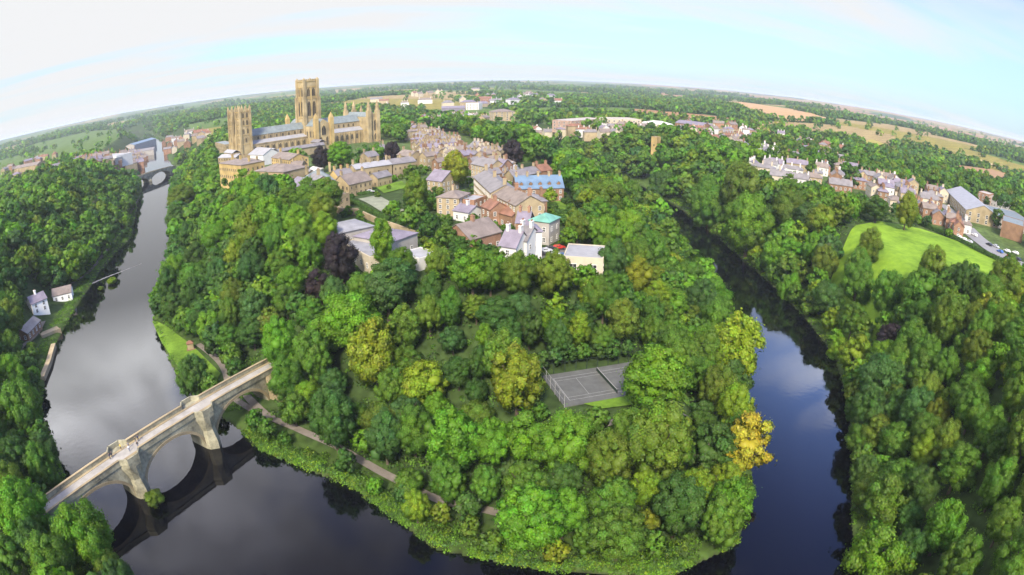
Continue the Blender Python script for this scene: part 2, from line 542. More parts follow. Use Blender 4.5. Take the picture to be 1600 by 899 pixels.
class MB:
    def __init__(s):
        s.v, s.f, s.m, s.mats = [], [], [], []

    def mi(s, m):
        if m not in s.mats:
            s.mats.append(m)
        return s.mats.index(m)

    def add(s, vs, fs, m):
        o = len(s.v)
        s.v += [tuple(p) for p in vs]
        k = s.mi(m)
        for f in fs:
            s.f.append(tuple(i + o for i in f))
            s.m.append(k)
        return s

    def box(s, x0, x1, y0, y1, z0, z1, m):
        return s.add([(x0, y0, z0), (x1, y0, z0), (x1, y1, z0), (x0, y1, z0), (x0, y0, z1), (x1, y0, z1), (x1, y1, z1), (x0, y1, z1)],
                     [(0, 3, 2, 1), (4, 5, 6, 7), (0, 1, 5, 4), (1, 2, 6, 5), (2, 3, 7, 6), (3, 0, 4, 7)], m)

    def prism(s, pts, z0, z1, m, top=None):
        n = len(pts)
        tp = top or pts
        return s.add([(p[0], p[1], z0) for p in pts] + [(p[0], p[1], z1) for p in tp],
                     [tuple(range(n))[::-1], tuple(range(n, 2 * n))] + [(i, (i + 1) % n, (i + 1) % n + n, i + n) for i in range(n)], m)

    def taper(s, cx, cy, r0, r1, z0, z1, m, n=4, rot=math.pi / 4):
        a = [(cx + r0 * math.cos(rot + 6.28319 * i / n), cy + r0 * math.sin(rot + 6.28319 * i / n)) for i in range(n)]
        b = [(cx + r1 * math.cos(rot + 6.28319 * i / n), cy + r1 * math.sin(rot + 6.28319 * i / n)) for i in range(n)]
        return s.prism(a, z0, z1, m, b)

    def gable_x(s, x0, x1, y0, y1, z0, z1, zr, m):
        """walls with gables at both ends, ridge along x"""
        ym = (y0 + y1) / 2
        p = [(y0, z0), (y1, z0), (y1, z1), (ym, zr), (y0, z1)]
        return s.add([(x0, a, b) for a, b in p] + [(x1, a, b) for a, b in p],
                     [(0, 1, 2, 3, 4)[::-1], (5, 6, 7, 8, 9)] + [(i, (i + 1) % 5, (i + 1) % 5 + 5, i + 5) for i in range(5)], m)

    def roof_x(s, x0, x1, y0, y1, z1, zr, m, t=0.25, o=0.35):
        ym = (y0 + y1) / 2
        sl_ = (zr - z1) / max(ym - y0, 0.01)
        a, b = x0 - o, x1 + o
        ya, yb = y0 - o, y1 + o
        ze = z1 - sl_ * o
        vs = []
        for xx in (a, b):
            vs += [(xx, ya, ze + 0.05), (xx, ym, zr + 0.05), (xx, yb, ze + 0.05), (xx, yb, ze + 0.05 + t), (xx, ym, zr + 0.05 + t), (xx, ya, ze + 0.05 + t)]
        return s.add(vs, [(0, 1, 4, 5), (1, 2, 3, 4), (6, 11, 10, 7), (7, 10, 9, 8), (5, 4, 10, 11), (4, 3, 9, 10), (0, 6, 7, 1), (1, 7, 8, 2), (0, 5, 11, 6), (2, 8, 9, 3)], m)

    def roof_y(s, x0, x1, y0, y1, z1, zr, m, t=0.25, o=0.35):
        q = MB().roof_x(y0, y1, x0, x1, z1, zr, m, t, o)
        return s.add([(b, a, c) for a, b, c in q.v], [f[::-1] for f in q.f], m)

    def gable_y(s, x0, x1, y0, y1, z0, z1, zr, m):
        q = MB().gable_x(y0, y1, x0, x1, z0, z1, zr, m)
        return s.add([(b, a, c) for a, b, c in q.v], [f[::-1] for f in q.f], m)

    def hip(s, x0, x1, y0, y1, z1, zr, m, o=0.4):
        x0, x1, y0, y1 = x0 - o, x1 + o, y0 - o, y1 + o
        w, d = x1 - x0, y1 - y0
        i = min(w, d) / 2
        ym, xm = (y0 + y1) / 2, (x0 + x1) / 2
        r = [(x0 + i, ym, zr), (x1 - i, ym, zr)] if w >= d else [(xm, y0 + i, zr), (xm, y1 - i, zr)]
        if abs(w - d) < 0.2:
            r = [(xm - 0.15, ym, zr), (xm + 0.15, ym, zr)]
            w = d + 1
        vs = [(x0, y0, z1), (x1, y0, z1), (x1, y1, z1), (x0, y1, z1), (x0, y0, z1 + 0.2), (x1, y0, z1 + 0.2), (x1, y1, z1 + 0.2), (x0, y1, z1 + 0.2)] + r
        if w >= d:
            t = [(4, 5, 9, 8), (5, 6, 9), (6, 7, 8, 9), (7, 4, 8)]
        else:
            t = [(4, 5, 8), (5, 6, 9, 8), (6, 7, 9), (7, 4, 8, 9)]
        return s.add(vs, [(0, 3, 2, 1), (0, 1, 5, 4), (1, 2, 6, 5), (2, 3, 7, 6), (3, 0, 4, 7)] + t, m)

    def tube(s, pts, r0, r1, m, n=6):
        vs, fs = [], []
        k = len(pts)
        for i, p in enumerate(pts):
            p = Vector(p)
            d = (Vector(pts[min(i + 1, k - 1)]) - Vector(pts[max(i - 1, 0)])).normalized()
            a = d.orthogonal().normalized()
            b = d.cross(a)
            r = r0 + (r1 - r0) * i / (k - 1)
            vs += [p + (a * math.cos(6.2832 * j / n) + b * math.sin(6.2832 * j / n)) * r for j in range(n)]
        for i in range(k - 1):
            fs += [(i * n + j, i * n + (j + 1) % n, (i + 1) * n + (j + 1) % n, (i + 1) * n + j) for j in range(n)]
        fs += [tuple(range(n))[::-1], tuple(range((k - 1) * n, k * n))]
        return s.add(vs, fs, m)

    def mesh(s, name):
        me = bpy.data.meshes.new(name)
        me.from_pydata(s.v, [], s.f)
        for m in s.mats:
            me.materials.append(m)
        me.polygons.foreach_set('material_index', s.m)
        me.update()
        bm = bmesh.new()
        bm.from_mesh(me)
        bmesh.ops.recalc_face_normals(bm, faces=bm.faces)
        bm.to_mesh(me)
        bm.free()
        return me

    def obj(s, name, parent=None):
        return link(name, s.mesh(name), parent)


# ------------------------------------------------------------------ ground, water, haze
def voronoi_fields(x, y, cell=330.0):
    """which field of the patchwork a far point lies in: a stable random number for each field"""
    wx = x + 60 * np.sin(y / 210.0) + 30 * np.sin(x / 97.0)
    wy = y + 60 * np.sin(x / 180.0 + 1.3)
    gx, gy = np.floor(wx / cell).astype(np.int64), np.floor(wy / cell).astype(np.int64)
    best = np.full(x.shape, 1e18)
    val = np.zeros(x.shape)
    for i in (-1, 0, 1):
        for j in (-1, 0, 1):
            ix, iy = gx + i, gy + j
            h1 = np.modf(np.abs(np.sin(ix * 127.1 + iy * 311.7) * 43758.5453))[0]
            h2 = np.modf(np.abs(np.sin(ix * 269.5 + iy * 183.3) * 43758.5453))[0]
            h3 = np.modf(np.abs(np.sin(ix * 419.2 + iy * 371.9) * 43758.5453))[0]
            dd = (wx - (ix + h1) * cell) ** 2 + (wy - (iy + h2) * cell) ** 2
            c = dd < best
            best = np.where(c, dd, best)
            val = np.where(c, h3, val)
    return val


def field_kind(x, y):
    """0 wood, 1 pasture, 2 pale stubble, 3 ploughed tan, 4 yellow"""
    D = np.hypot(x, y)
    v = voronoi_fields(x, y)
    rt = S(x / (D + 1), 0.0, 0.55)
    wood = 0.34 - 0.20 * rt * S(D, 2300, 3200) + 0.30 * rt * S(D, 1250, 1500) * (1 - S(D, 2000, 2400))
    k = np.where(v < wood, 0, np.where(v < wood + 0.26 - 0.17 * rt, 1, np.where(v < wood + 0.36 + 0.03 * rt, 2, np.where(v < 0.93 - 0.02 * rt, np.where(rt > 0.3, 3, 1), 4))))
    return k


FCOL = np.array([(0.035, 0.070, 0.022), (0.075, 0.125, 0.026), (0.25, 0.19, 0.085), (0.26, 0.155, 0.075), (0.19, 0.165, 0.035)])

# the fields that stand out on the photograph's slopes (pixel outlines, draped on the land)
FIELDPX = [
    ('stubble_field', [(1128, 158), (1160, 160), (1215, 168), (1270, 178), (1300, 190), (1262, 191), (1215, 189), (1170, 177)], (0.36, 0.225, 0.10)),
    ('pasture_field', [(1345, 222), (1362, 219), (1395, 231), (1414, 243), (1390, 243), (1352, 236)], (0.25, 0.22, 0.04)),
    ('ploughed_field', [(1468, 266), (1500, 260), (1550, 266), (1582, 276), (1570, 292), (1520, 290), (1478, 280)], (0.27, 0.165, 0.08)),
    ('hay_field', [(1478, 232), (1500, 240), (1545, 258), (1592, 272), (1575, 266), (1525, 248)], (0.34, 0.26, 0.125)),
]


def build_terrain():
    rr = [0.0, 8, 16, 24]
    r = 30.0
    while r < 26000:
        rr.append(r)
        r *= 1.0125 if 60 < r < 4200 else 1.03
    rr = np.array(rr)
    az = np.concatenate([np.linspace(-75, 75, 621), np.linspace(75, 285, 72)[1:-1]])
    az = np.radians(az)
    na, nr = len(az), len(rr)
    A, RR = np.meshgrid(az, rr)
    x, y = RR * np.sin(A), RR * np.cos(A)
    z = ground(x, y)
    z = z - (RR > 22000) * 60
    co = np.stack([x, y, z], -1).reshape(-1, 3)
    i, j = np.meshgrid(np.arange(nr - 1), np.arange(na), indexing='ij')
    j2 = (j + 1) % na
    q = np.stack([i * na + j, i * na + j2, (i + 1) * na + j2, (i + 1) * na + j], -1).reshape(-1, 4)
    me = bpy.data.meshes.new('ground')
    me.vertices.add(len(co))
    me.vertices.foreach_set('co', co.ravel())
    me.loops.add(q.size)
    me.loops.foreach_set('vertex_index', q.ravel().astype(np.int32))
    me.polygons.add(len(q))
    me.polygons.foreach_set('loop_start', np.arange(0, q.size, 4, dtype=np.int32))
    me.update(calc_edges=True)
    # colour of the ground cover itself
    D = RR.ravel()
    xf, yf = x.ravel(), y.ravel()
    c = np.tile(np.array([0.036, 0.060, 0.017]), (len(xf), 1))
    ds = seg_dist(xf, yf, RIVER)
    c = np.where((ds < 9)[:, None], np.array([0.050, 0.085, 0.018]), c)
    c = np.where((inside(xf, yf, RIVER))[:, None], np.array([0.03, 0.025, 0.018]), c)
    k = field_kind(xf, yf)
    fc = FCOL[k]
    far = (D > 820) & (ds > 60)
    c = np.where(far[:, None], fc, c)
    tw = (D > 330) & (D <= 820) & (ds > 70)
    c = np.where(tw[:, None], np.array([0.07, 0.105, 0.03]), c)
    n = (1 + 0.22 * wav(xf, yf, 45.0, 7.0) + 0.15 * wav(xf, yf, 13.0, 3.0))[:, None]
    c = np.clip(c * n, 0, 1)
    at_ = me.attributes.new('cover', 'FLOAT_COLOR', 'POINT')
    at_.data.foreach_set('color', np.concatenate([c, np.ones((len(c), 1))], 1).ravel())
    m = bpy.data.materials.new('ground_cover')
    m.use_nodes = True
    t = m.node_tree
    b = t.nodes['Principled BSDF']
    b.inputs['Roughness'].default_value = 1
    b.inputs['Specular IOR Level'].default_value = 0.1
    a = t.nodes.new('ShaderNodeAttribute')
    a.attribute_name = 'cover'
    g = t.nodes.new('ShaderNodeNewGeometry')
    no = t.nodes.new('ShaderNodeTexNoise')
    no.inputs['Scale'].default_value = 0.35
    no.inputs['Detail'].default_value = 8
    t.links.new(g.outputs['Position'], no.inputs['Vector'])
    mr = t.nodes.new('ShaderNodeMapRange')
    mr.inputs['From Min'].default_value = 0.3
    mr.inputs['From Max'].default_value = 0.7
    mr.inputs['To Min'].default_value = 0.6
    mr.inputs['To Max'].default_value = 1.35
    t.links.new(no.outputs['Fac'], mr.inputs['Value'])
    mu = t.nodes.new('ShaderNodeVectorMath')
    mu.operation = 'SCALE'
    t.links.new(a.outputs['Color'], mu.inputs[0])
    t.links.new(mr.outputs['Result'], mu.inputs['Scale'])
    t.links.new(mu.outputs[0], b.inputs['Base Color'])
    me.materials.append(m)
    me.polygons.foreach_set('use_smooth', np.ones(len(q), bool))
    setp(link('ground', me), kind='structure')


build_terrain()


def water():
    m = bpy.data.materials.new('river_water')
    m.use_nodes = True
    t = m.node_tree
    b = t.nodes['Principled BSDF']
    b.inputs['Base Color'].default_value = (0.0015, 0.0015, 0.003, 1)
    b.inputs['Roughness'].default_value = 0.03
    b.inputs['IOR'].default_value = 1.45
    b.inputs['Specular IOR Level'].default_value = 0.5
    g = t.nodes.new('ShaderNodeNewGeometry')
    n = t.nodes.new('ShaderNodeTexNoise')
    n.inputs['Scale'].default_value = 0.55
    n.inputs['Detail'].default_value = 4
    t.links.new(g.outputs['Position'], n.inputs['Vector'])
    bu = t.nodes.new('ShaderNodeBump')
    bu.inputs['Strength'].default_value = 0.02
    bu.inputs['Distance'].default_value = 0.5
    t.links.new(n.outputs['Fac'], bu.inputs['Height'])
    t.links.new(bu.outputs[0], b.inputs['Normal'])
    q = MB()
    poly = RIVER
    # one flat sheet over the whole bed; the banks rise out of it
    q.add([(-1600, -30, 0), (220, -30, 0), (220, 2100, 0), (-1600, 2100, 0)], [(0, 1, 2, 3)], m)
    setp(q.obj('river_water'), kind='structure')


water()


def haze():
    m = bpy.data.materials.new('haze_air')
    m.use_nodes = True
    t = m.node_tree
    for n in list(t.nodes):
        if n.type != 'OUTPUT_MATERIAL':
            t.nodes.remove(n)
    v = t.nodes.new('ShaderNodeVolumePrincipled')
    v.inputs['Color'].default_value = (0.80, 0.89, 1.0, 1)
    v.inputs['Density'].default_value = HAZE
    v.inputs['Anisotropy'].default_value = 0.1
    t.links.new(v.outputs[0], t.nodes['Material Output'].inputs['Volume'])
    q = MB().box(-27000, 27000, -27000, 27000, -70, 112, m)
    setp(q.obj('haze'), kind='stuff', label='thin pale blue haze lying over the far countryside')


HAZE = 9e-5
haze()


def drape(name, poly, up, m, step=6.0, kind='structure'):
    """a sheet that lies on the land within the outline poly (world x, y)"""
    P = []
    n = len(poly)
    for i in range(n):
        a, b = Vector(poly[i][:2]), Vector(poly[(i + 1) % n][:2])
        k = max(1, int((b - a).length / step))
        P += [a.lerp(b, j / k) for j in range(k)]
    nb = len(P)
    edges = [(i, (i + 1) % nb) for i in range(nb)]
    xs = [p.x for p in P]
    ys = [p.y for p in P]
    gx, gy = np.meshgrid(np.arange(min(xs), max(xs), step), np.arange(min(ys), max(ys), step))
    gx, gy = gx.ravel(), gy.ravel()
    pl = [(p.x, p.y) for p in P]
    ok = inside(gx, gy, pl) & (seg_dist(gx, gy, pl) > step * 0.3)
    P += [Vector((a, b)) for a, b in zip(gx[ok], gy[ok])]
    r = delaunay_2d_cdt(P, edges, [], 1, 1e-4)
    vx = np.array([p.x for p in r[0]])
    vy = np.array([p.y for p in r[0]])
    z = ground(vx, vy) + up
    me = bpy.data.meshes.new(name)
    me.from_pydata([(a, b, c) for a, b, c in zip(vx, vy, z)], [], [tuple(f) for f in r[2]])
    me.materials.append(m)
    for p in me.polygons:
        p.use_smooth = True
    me.update()
    if len(me.polygons) and sum(p.normal.z for p in me.polygons) < 0:
        me.flip_normals()
    o = link(name, me)
    return setp(o, kind=kind) if kind else o


def ribbon(name, pts, w, up, m, kind='structure', step=3.0):
    q = [Vector(p[:2]) for p in pts]
    fine = []
    for i in range(len(q) - 1):
        p0, p1, p2, p3 = q[max(i - 1, 0)], q[i], q[i + 1], q[min(i + 2, len(q) - 1)]
        k = max(1, int((p2 - p1).length / step))
        for j in range(k):
            t = j / k
            fine.append(0.5 * ((2 * p1) + (p2 - p0) * t + (2 * p0 - 5 * p1 + 4 * p2 - p3) * t * t + (3 * p1 - p0 - 3 * p2 + p3) * t ** 3))
    fine.append(q[-1])
    lft, rgt = [], []
    for i, p in enumerate(fine):
        d = (fine[min(i + 1, len(fine) - 1)] - fine[max(i - 1, 0)]).normalized()
        nrm = Vector((-d.y, d.x))
        lft.append(p + nrm * w / 2)
        rgt.append(p - nrm * w / 2)
    vs = []
    for a, b in zip(lft, rgt):
        z = max(gz(a.x, a.y), gz(b.x, b.y), gz((a.x + b.x) / 2, (a.y + b.y) / 2)) + up
        vs += [(a.x, a.y, z), (b.x, b.y, z)]
    fs = [(2 * i, 2 * i + 1, 2 * i + 3, 2 * i + 2) for i in range(len(fine) - 1)]
    q_ = MB().add(vs, fs, m)
    o = q_.obj(name)
    return setp(o, kind=kind) if kind else o


def lp(*pts):
    return [land(*p)[:2] for p in pts]


for nm, pts, c in FIELDPX:
    drape(nm, lp(*pts), 1.2, mat(nm + '_soil', c, var=0.12, scale=0.02, fine=0.15, rough=1), step=30)
GREEN = [at(px_, py_, 27.3) for px_, py_ in [(1306, 380), (1338, 352), (1372, 345), (1440, 357), (1500, 379), (1572, 412), (1545, 438), (1470, 452), (1390, 452), (1310, 420)]]
drape('playing_field', GREEN, 0.35, FIELD, step=5)
BANKG = lp((238, 503), (262, 512), (300, 540), (345, 585), (330, 612), (300, 612), (275, 570), (252, 535))
drape('riverside_lawn', BANKG, 0.35, LAWN, step=3)
for i, pts in enumerate([[(585, 292), (628, 284), (640, 294), (600, 303)], [(856, 318), (890, 314), (903, 328), (862, 334)],
                         [(862, 338), (905, 334), (908, 352), (875, 354)], [(545, 400), (590, 408), (580, 424), (552, 418)], [(740, 345), (765, 345), (768, 360), (735, 362)],
                         [(620, 395), (650, 398), (652, 420), (625, 420)]]):
    drape('garden_lawn', lp(*pts), 0.35, LAWN, step=3)
drape('parterre', lp((560, 312), (590, 306), (632, 330), (606, 338)), 0.4, mat('parterre_gravel', (0.20, 0.215, 0.15), var=0.25, scale=0.3), step=3)
drape('car_park', lp((842, 398), (868, 386), (885, 388), (882, 408), (850, 412)), 0.4, ASPH, step=3)
drape('courtyard', lp((545, 372), (600, 352), (640, 378), (578, 402)), 0.3, FELT, step=4)
ribbon('street', lp((700, 345), (728, 330), (742, 300), (735, 275), (722, 262)), 6, 0.4, ASPH)
ribbon('right_road', [(262, 262), (250, 240), (240, 214), (238, 193), (242, 170), (250, 150)], 13, 0.4, mat('pale_asphalt', (0.20, 0.197, 0.20), var=0.12))
ribbon('road_link', [(300, 330), (280, 290), (262, 262)], 9, 0.4, MATS['pale_asphalt'])
ribbon('bank_path', lp((310, 540), (335, 560), (352, 582)) + [(-81, 137), (-69, 129.5)] + lp((385, 620), (420, 652), (470, 675), (520, 697), (565, 722), (612, 748), (690, 785), (760, 800), (830, 815), (930, 826), (1000, 815)), 2.3, 0.35, PATHM, step=2)
ribbon('river_path', lp((215, 312), (190, 360), (165, 395), (140, 425), (112, 445)), 2.6, 0.35, PATHM, step=3)
ribbon('mill_path', lp((68, 505), (55, 528), (35, 545), (28, 560)), 3, 0.35, PATHM, step=3)


# ------------------------------------------------------------------ trees
def unit(v):
    return v / (np.linalg.norm(v, axis=-1, keepdims=True) + 1e-9)


ICO = None


def ico(sub=1):
    bm = bmesh.new()
    bmesh.ops.create_icosphere(bm, subdivisions=sub, radius=1)
    v = np.array([tuple(p.co) for p in bm.verts])
    f = np.array([[q.index for q in p.verts] for p in bm.faces])
    bm.free()
    return v, f


ICOV, ICOF = ico(1)


def crown_arrays(seed, nlobes, nleaf, leaf, form=(1.0, 1.0), lobe=(0.26, 0.44), core=True, ragged=0.25, asp_=0.82, kcore=0.72):
    """a crown about one unit in radius, centre at the origin: lobes of leaves; returns verts, quads, normals, leaf variation per vertex, tris (core)"""
    g = np.random.default_rng(seed)
    wd_, ht = form
    # lobes spread over a squat egg, denser to the top and the sides than below
    pts, rs = [], []
    tries = 0
    while len(pts) < nlobes and tries < 4000:
        tries += 1
        d = unit(g.normal(size=3))
        if d[2] < -0.8:
            continue
        rl = g.uniform(*lobe) * (1.0 if d[2] < 0.6 else 0.85)
        if g.random() < 0.35:
            rl *= 0.62
        k = (1 - rl * 0.75) * (1 - ragged * g.random() ** 1.5)
        p = d * np.array([wd_, wd_, ht]) * k
        if d[2] < 0:
            p[:2] *= 1 + 0.15 * d[2]
        else:
            p[:2] *= 1 - 0.22 * d[2] ** 2
        if all(np.linalg.norm(p - o) > 0.62 * (rl + r2) * 0.9 for o, r2 in zip(pts, rs)):
            pts.append(p)
            rs.append(rl)
    pts, rs = np.array(pts), np.array(rs)
    inner = g.normal(size=(max(3, nlobes // 6), 3)) * 0.22 * np.array([wd_, wd_, ht])
    w = rs ** 2
    cnt = np.maximum(4, (nleaf * w / w.sum()).astype(int))
    V, Nn, var = [], [], []
    for p, r, c in zip(pts, rs, cnt):
        out = unit(p + np.array([0, 0, 0.15]))
        d = unit(g.normal(size=(int(c * 1.9), 3)) + out * 0.75 + np.array([0, 0, 0.25]))
        rr = r * (0.74 + 0.36 * g.random((len(d), 1)) ** 0.8 + 0.10 * np.abs(g.normal(size=(len(d), 1))) ** 2)
        sq = np.array([1.0 / math.sqrt(asp_ + 0.2), 1.0 / math.sqrt(asp_ + 0.2), asp_])
        q = p + d * rr * sq
        # drop the leaves buried in neighbouring lobes
        keep = np.ones(len(q), bool)
        for o, r2 in zip(pts, rs):
            if o is p:
                continue
            dd = np.linalg.norm(q - o, axis=1)
            keep &= (dd > 0.80 * r2) | (np.abs(dd - np.linalg.norm(q - p, axis=1)) < 1e-6)
        q, d = q[keep][:c], d[keep][:c]
        nq = len(q)
        if nq == 0:
            continue
        nf = unit(d + g.normal(size=(nq, 3)) * 0.42)
        tt = unit(np.cross(nf, unit(g.normal(size=(nq, 3)))))
        bb = np.cross(nf, tt)
        sz = leaf * (0.65 + 0.7 * g.random((nq, 1)))
        asp = 0.6 + 0.35 * g.random((nq, 1))
        quad = np.stack([q - tt * sz, q - bb * sz * asp + nf * sz * 0.15, q + tt * sz, q + bb * sz * asp + nf * sz * 0.15], 1)
        V.append(quad.reshape(-1, 3))
        ns = unit(d * 0.62 + unit(q) * 0.55 + g.normal(size=(nq, 3)) * 0.22)
        Nn.append(np.repeat(ns, 4, 0))
        lv = np.clip((1 + g.normal() * 0.11) * (1 + g.normal(size=nq) * 0.17), 0.55, 1.5)
        hue = np.array([0.96 + 0.07 * g.normal(), 1.0, 1 + 0.15 * g.normal()])
        var.append(np.repeat(lv[:, None] * np.clip(hue[None] + 0.07 * g.normal(size=(nq, 3)), 0.6, 1.35), 4, 0))
    V, Nn, var = np.concatenate(V), np.concatenate(Nn), np.concatenate(var)
    quads = np.arange(len(V)).reshape(-1, 4)
    cv, cf, cn = [], [], []
    if core:
        o = 0
        for p, r in list(zip(pts, rs)) + [(q, 0.36) for q in inner]:
            k = kcore * r
            vv = ICOV * k * np.array([1, 1, asp_]) * (1 + 0.12 * g.normal(size=(len(ICOV), 1))) + p
            cv.append(vv)
            cn.append(unit(ICOV))
            cf.append(ICOF + o)
            o += len(ICOV)
        cv, cf, cn = np.concatenate(cv), np.concatenate(cf), np.concatenate(cn)
    else:
        cv, cf, cn = np.zeros((0, 3)), np.zeros((0, 3), int), np.zeros((0, 3))
    return dict(v=V, q=quads, n=Nn, var=var, cv=cv, cf=cf, cn=cn)


def leaf_mesh(name, v, quads, tris, nrm, var, m, tint=None):
    me = bpy.data.meshes.new(name)
    me.vertices.add(len(v))
    me.vertices.foreach_set('co', np.asarray(v, np.float32).ravel())
    nl = quads.size + tris.size
    me.loops.add(nl)
    me.loops.foreach_set('vertex_index', np.concatenate([quads.ravel(), tris.ravel()]).astype(np.int32))
    me.polygons.add(len(quads) + len(tris))
    st = np.concatenate([np.arange(0, quads.size, 4), quads.size + np.arange(0, tris.size, 3)]).astype(np.int32)
    me.polygons.foreach_set('loop_start', st)
    me.update(calc_edges=True)
    me.polygons.foreach_set('use_smooth', np.ones(len(quads) + len(tris), bool))
    a = me.attributes.new('leafvar', 'FLOAT_VECTOR', 'POINT')
    var = np.asarray(var, np.float32)
    a.data.foreach_set('vector', (var if var.ndim == 2 else np.repeat(var[:, None], 3, 1)).ravel())
    if tint is not None:
        b = me.attributes.new('tint', 'FLOAT_COLOR', 'POINT')
        b.data.foreach_set('color', np.concatenate([tint, np.ones((len(tint), 1))], 1).astype(np.float32).ravel())
    me.materials.append(m)
    c = me.attributes.new('lobe_normal', 'FLOAT_VECTOR', 'POINT')
    c.data.foreach_set('vector', np.asarray(nrm, np.float32).ravel())
    return me


FORMS = [(1.0, 1.1), (1.0, 1.25), (1.0, 1.4), (0.98, 1.15), (1.0, 0.9), (1.0, 1.3), (1.0, 1.55), (1.0, 1.1), (1.0, 1.2), (1.0, 1.35), (0.75, 1.8), (1.0, 1.0)]
NV = len(FORMS)
NEARC, TRUNKS = [], []
for i, fm in enumerate(FORMS):
    nlob = [44, 60, 54, 70, 46, 76, 60, 40, 64, 54, 46, 66][i]
    A = crown_arrays(100 + i, nlob, [11500, 9000, 13000][i % 3], [0.034, 0.040, 0.030][i % 3], fm, lobe=(0.18, 0.36) if i % 2 else (0.22, 0.42), ragged=[0.40, 0.58, 0.5][i % 3],
                     asp_=[0.82, 1.15, 0.95, 0.75, 0.8, 1.25, 1.3, 0.85, 1.05, 1.2, 1.2, 0.7][i], kcore=[0.80, 0.72, 0.76][i % 3])
    nvq = len(A['v'])
    me = leaf_mesh('crown', np.concatenate([A['v'], A['cv']]), A['q'], A['cf'] + nvq, np.concatenate([A['n'], A['cn']]),
                   np.concatenate([A['var'], np.full((len(A['cv']), 3), 1.0)]), LEAF)
    NEARC.append(me)
    q = MB()
    hz = 1.35 * fm[1]
    q.tube([(0, 0, -1.75), (0.01, 0.0, -1.2), (0.03, 0.02, -0.5), (0.0, 0.03, 0.45)], 0.085, 0.03, BARK, 7)
    g = random.Random(i)
    for k in range(5):
        a = k * 1.2566 + g.random()
        q.tube([(0, 0, -1.0 + 0.18 * k), (0.25 * math.cos(a), 0.25 * math.sin(a), -0.55 + 0.16 * k), (0.6 * math.cos(a), 0.6 * math.sin(a), -0.1 + 0.2 * k)], 0.04, 0.012, BARK, 5)
    TRUNKS.append(q.mesh('trunk'))

MIDC = [crown_arrays(300 + i, 22, 700, 0.12, FORMS[i], lobe=(0.3, 0.48)) for i in range(NV)]
LOWC = [crown_arrays(400 + i, 14, 230, 0.19, FORMS[i], lobe=(0.34, 0.5)) for i in range(NV)]
FARC = [crown_arrays(500 + i, 6, 34, 0.36, FORMS[i % 6], lobe=(0.45, 0.6)) for i in range(8)]

TREES = []     # dict x y zg r h cls var: every tree, whichever way it is built


def hand_tree(px, py, wpx, cls, v):
    r = wpx * 0.5 * 200 / FPX
    for _ in range(3):
        up = 0.3 * r + r * FORMS[v][1] * 0.93
        p = march(px, py, up, True)
        if p is None:
            return
        r = wpx * 0.5 * math.dist(p, (0, 0, HCAM)) / FPX / (0.8 if v == 10 else 1.0)
    zg = gz(p[0], p[1])
    TREES.append(dict(x=p[0], y=p[1], zg=zg, r=r, cls=cls, v=v, zc=min(p[2], zg + 1.2 * up), hand=True, hc=r * FORMS[v][1]))


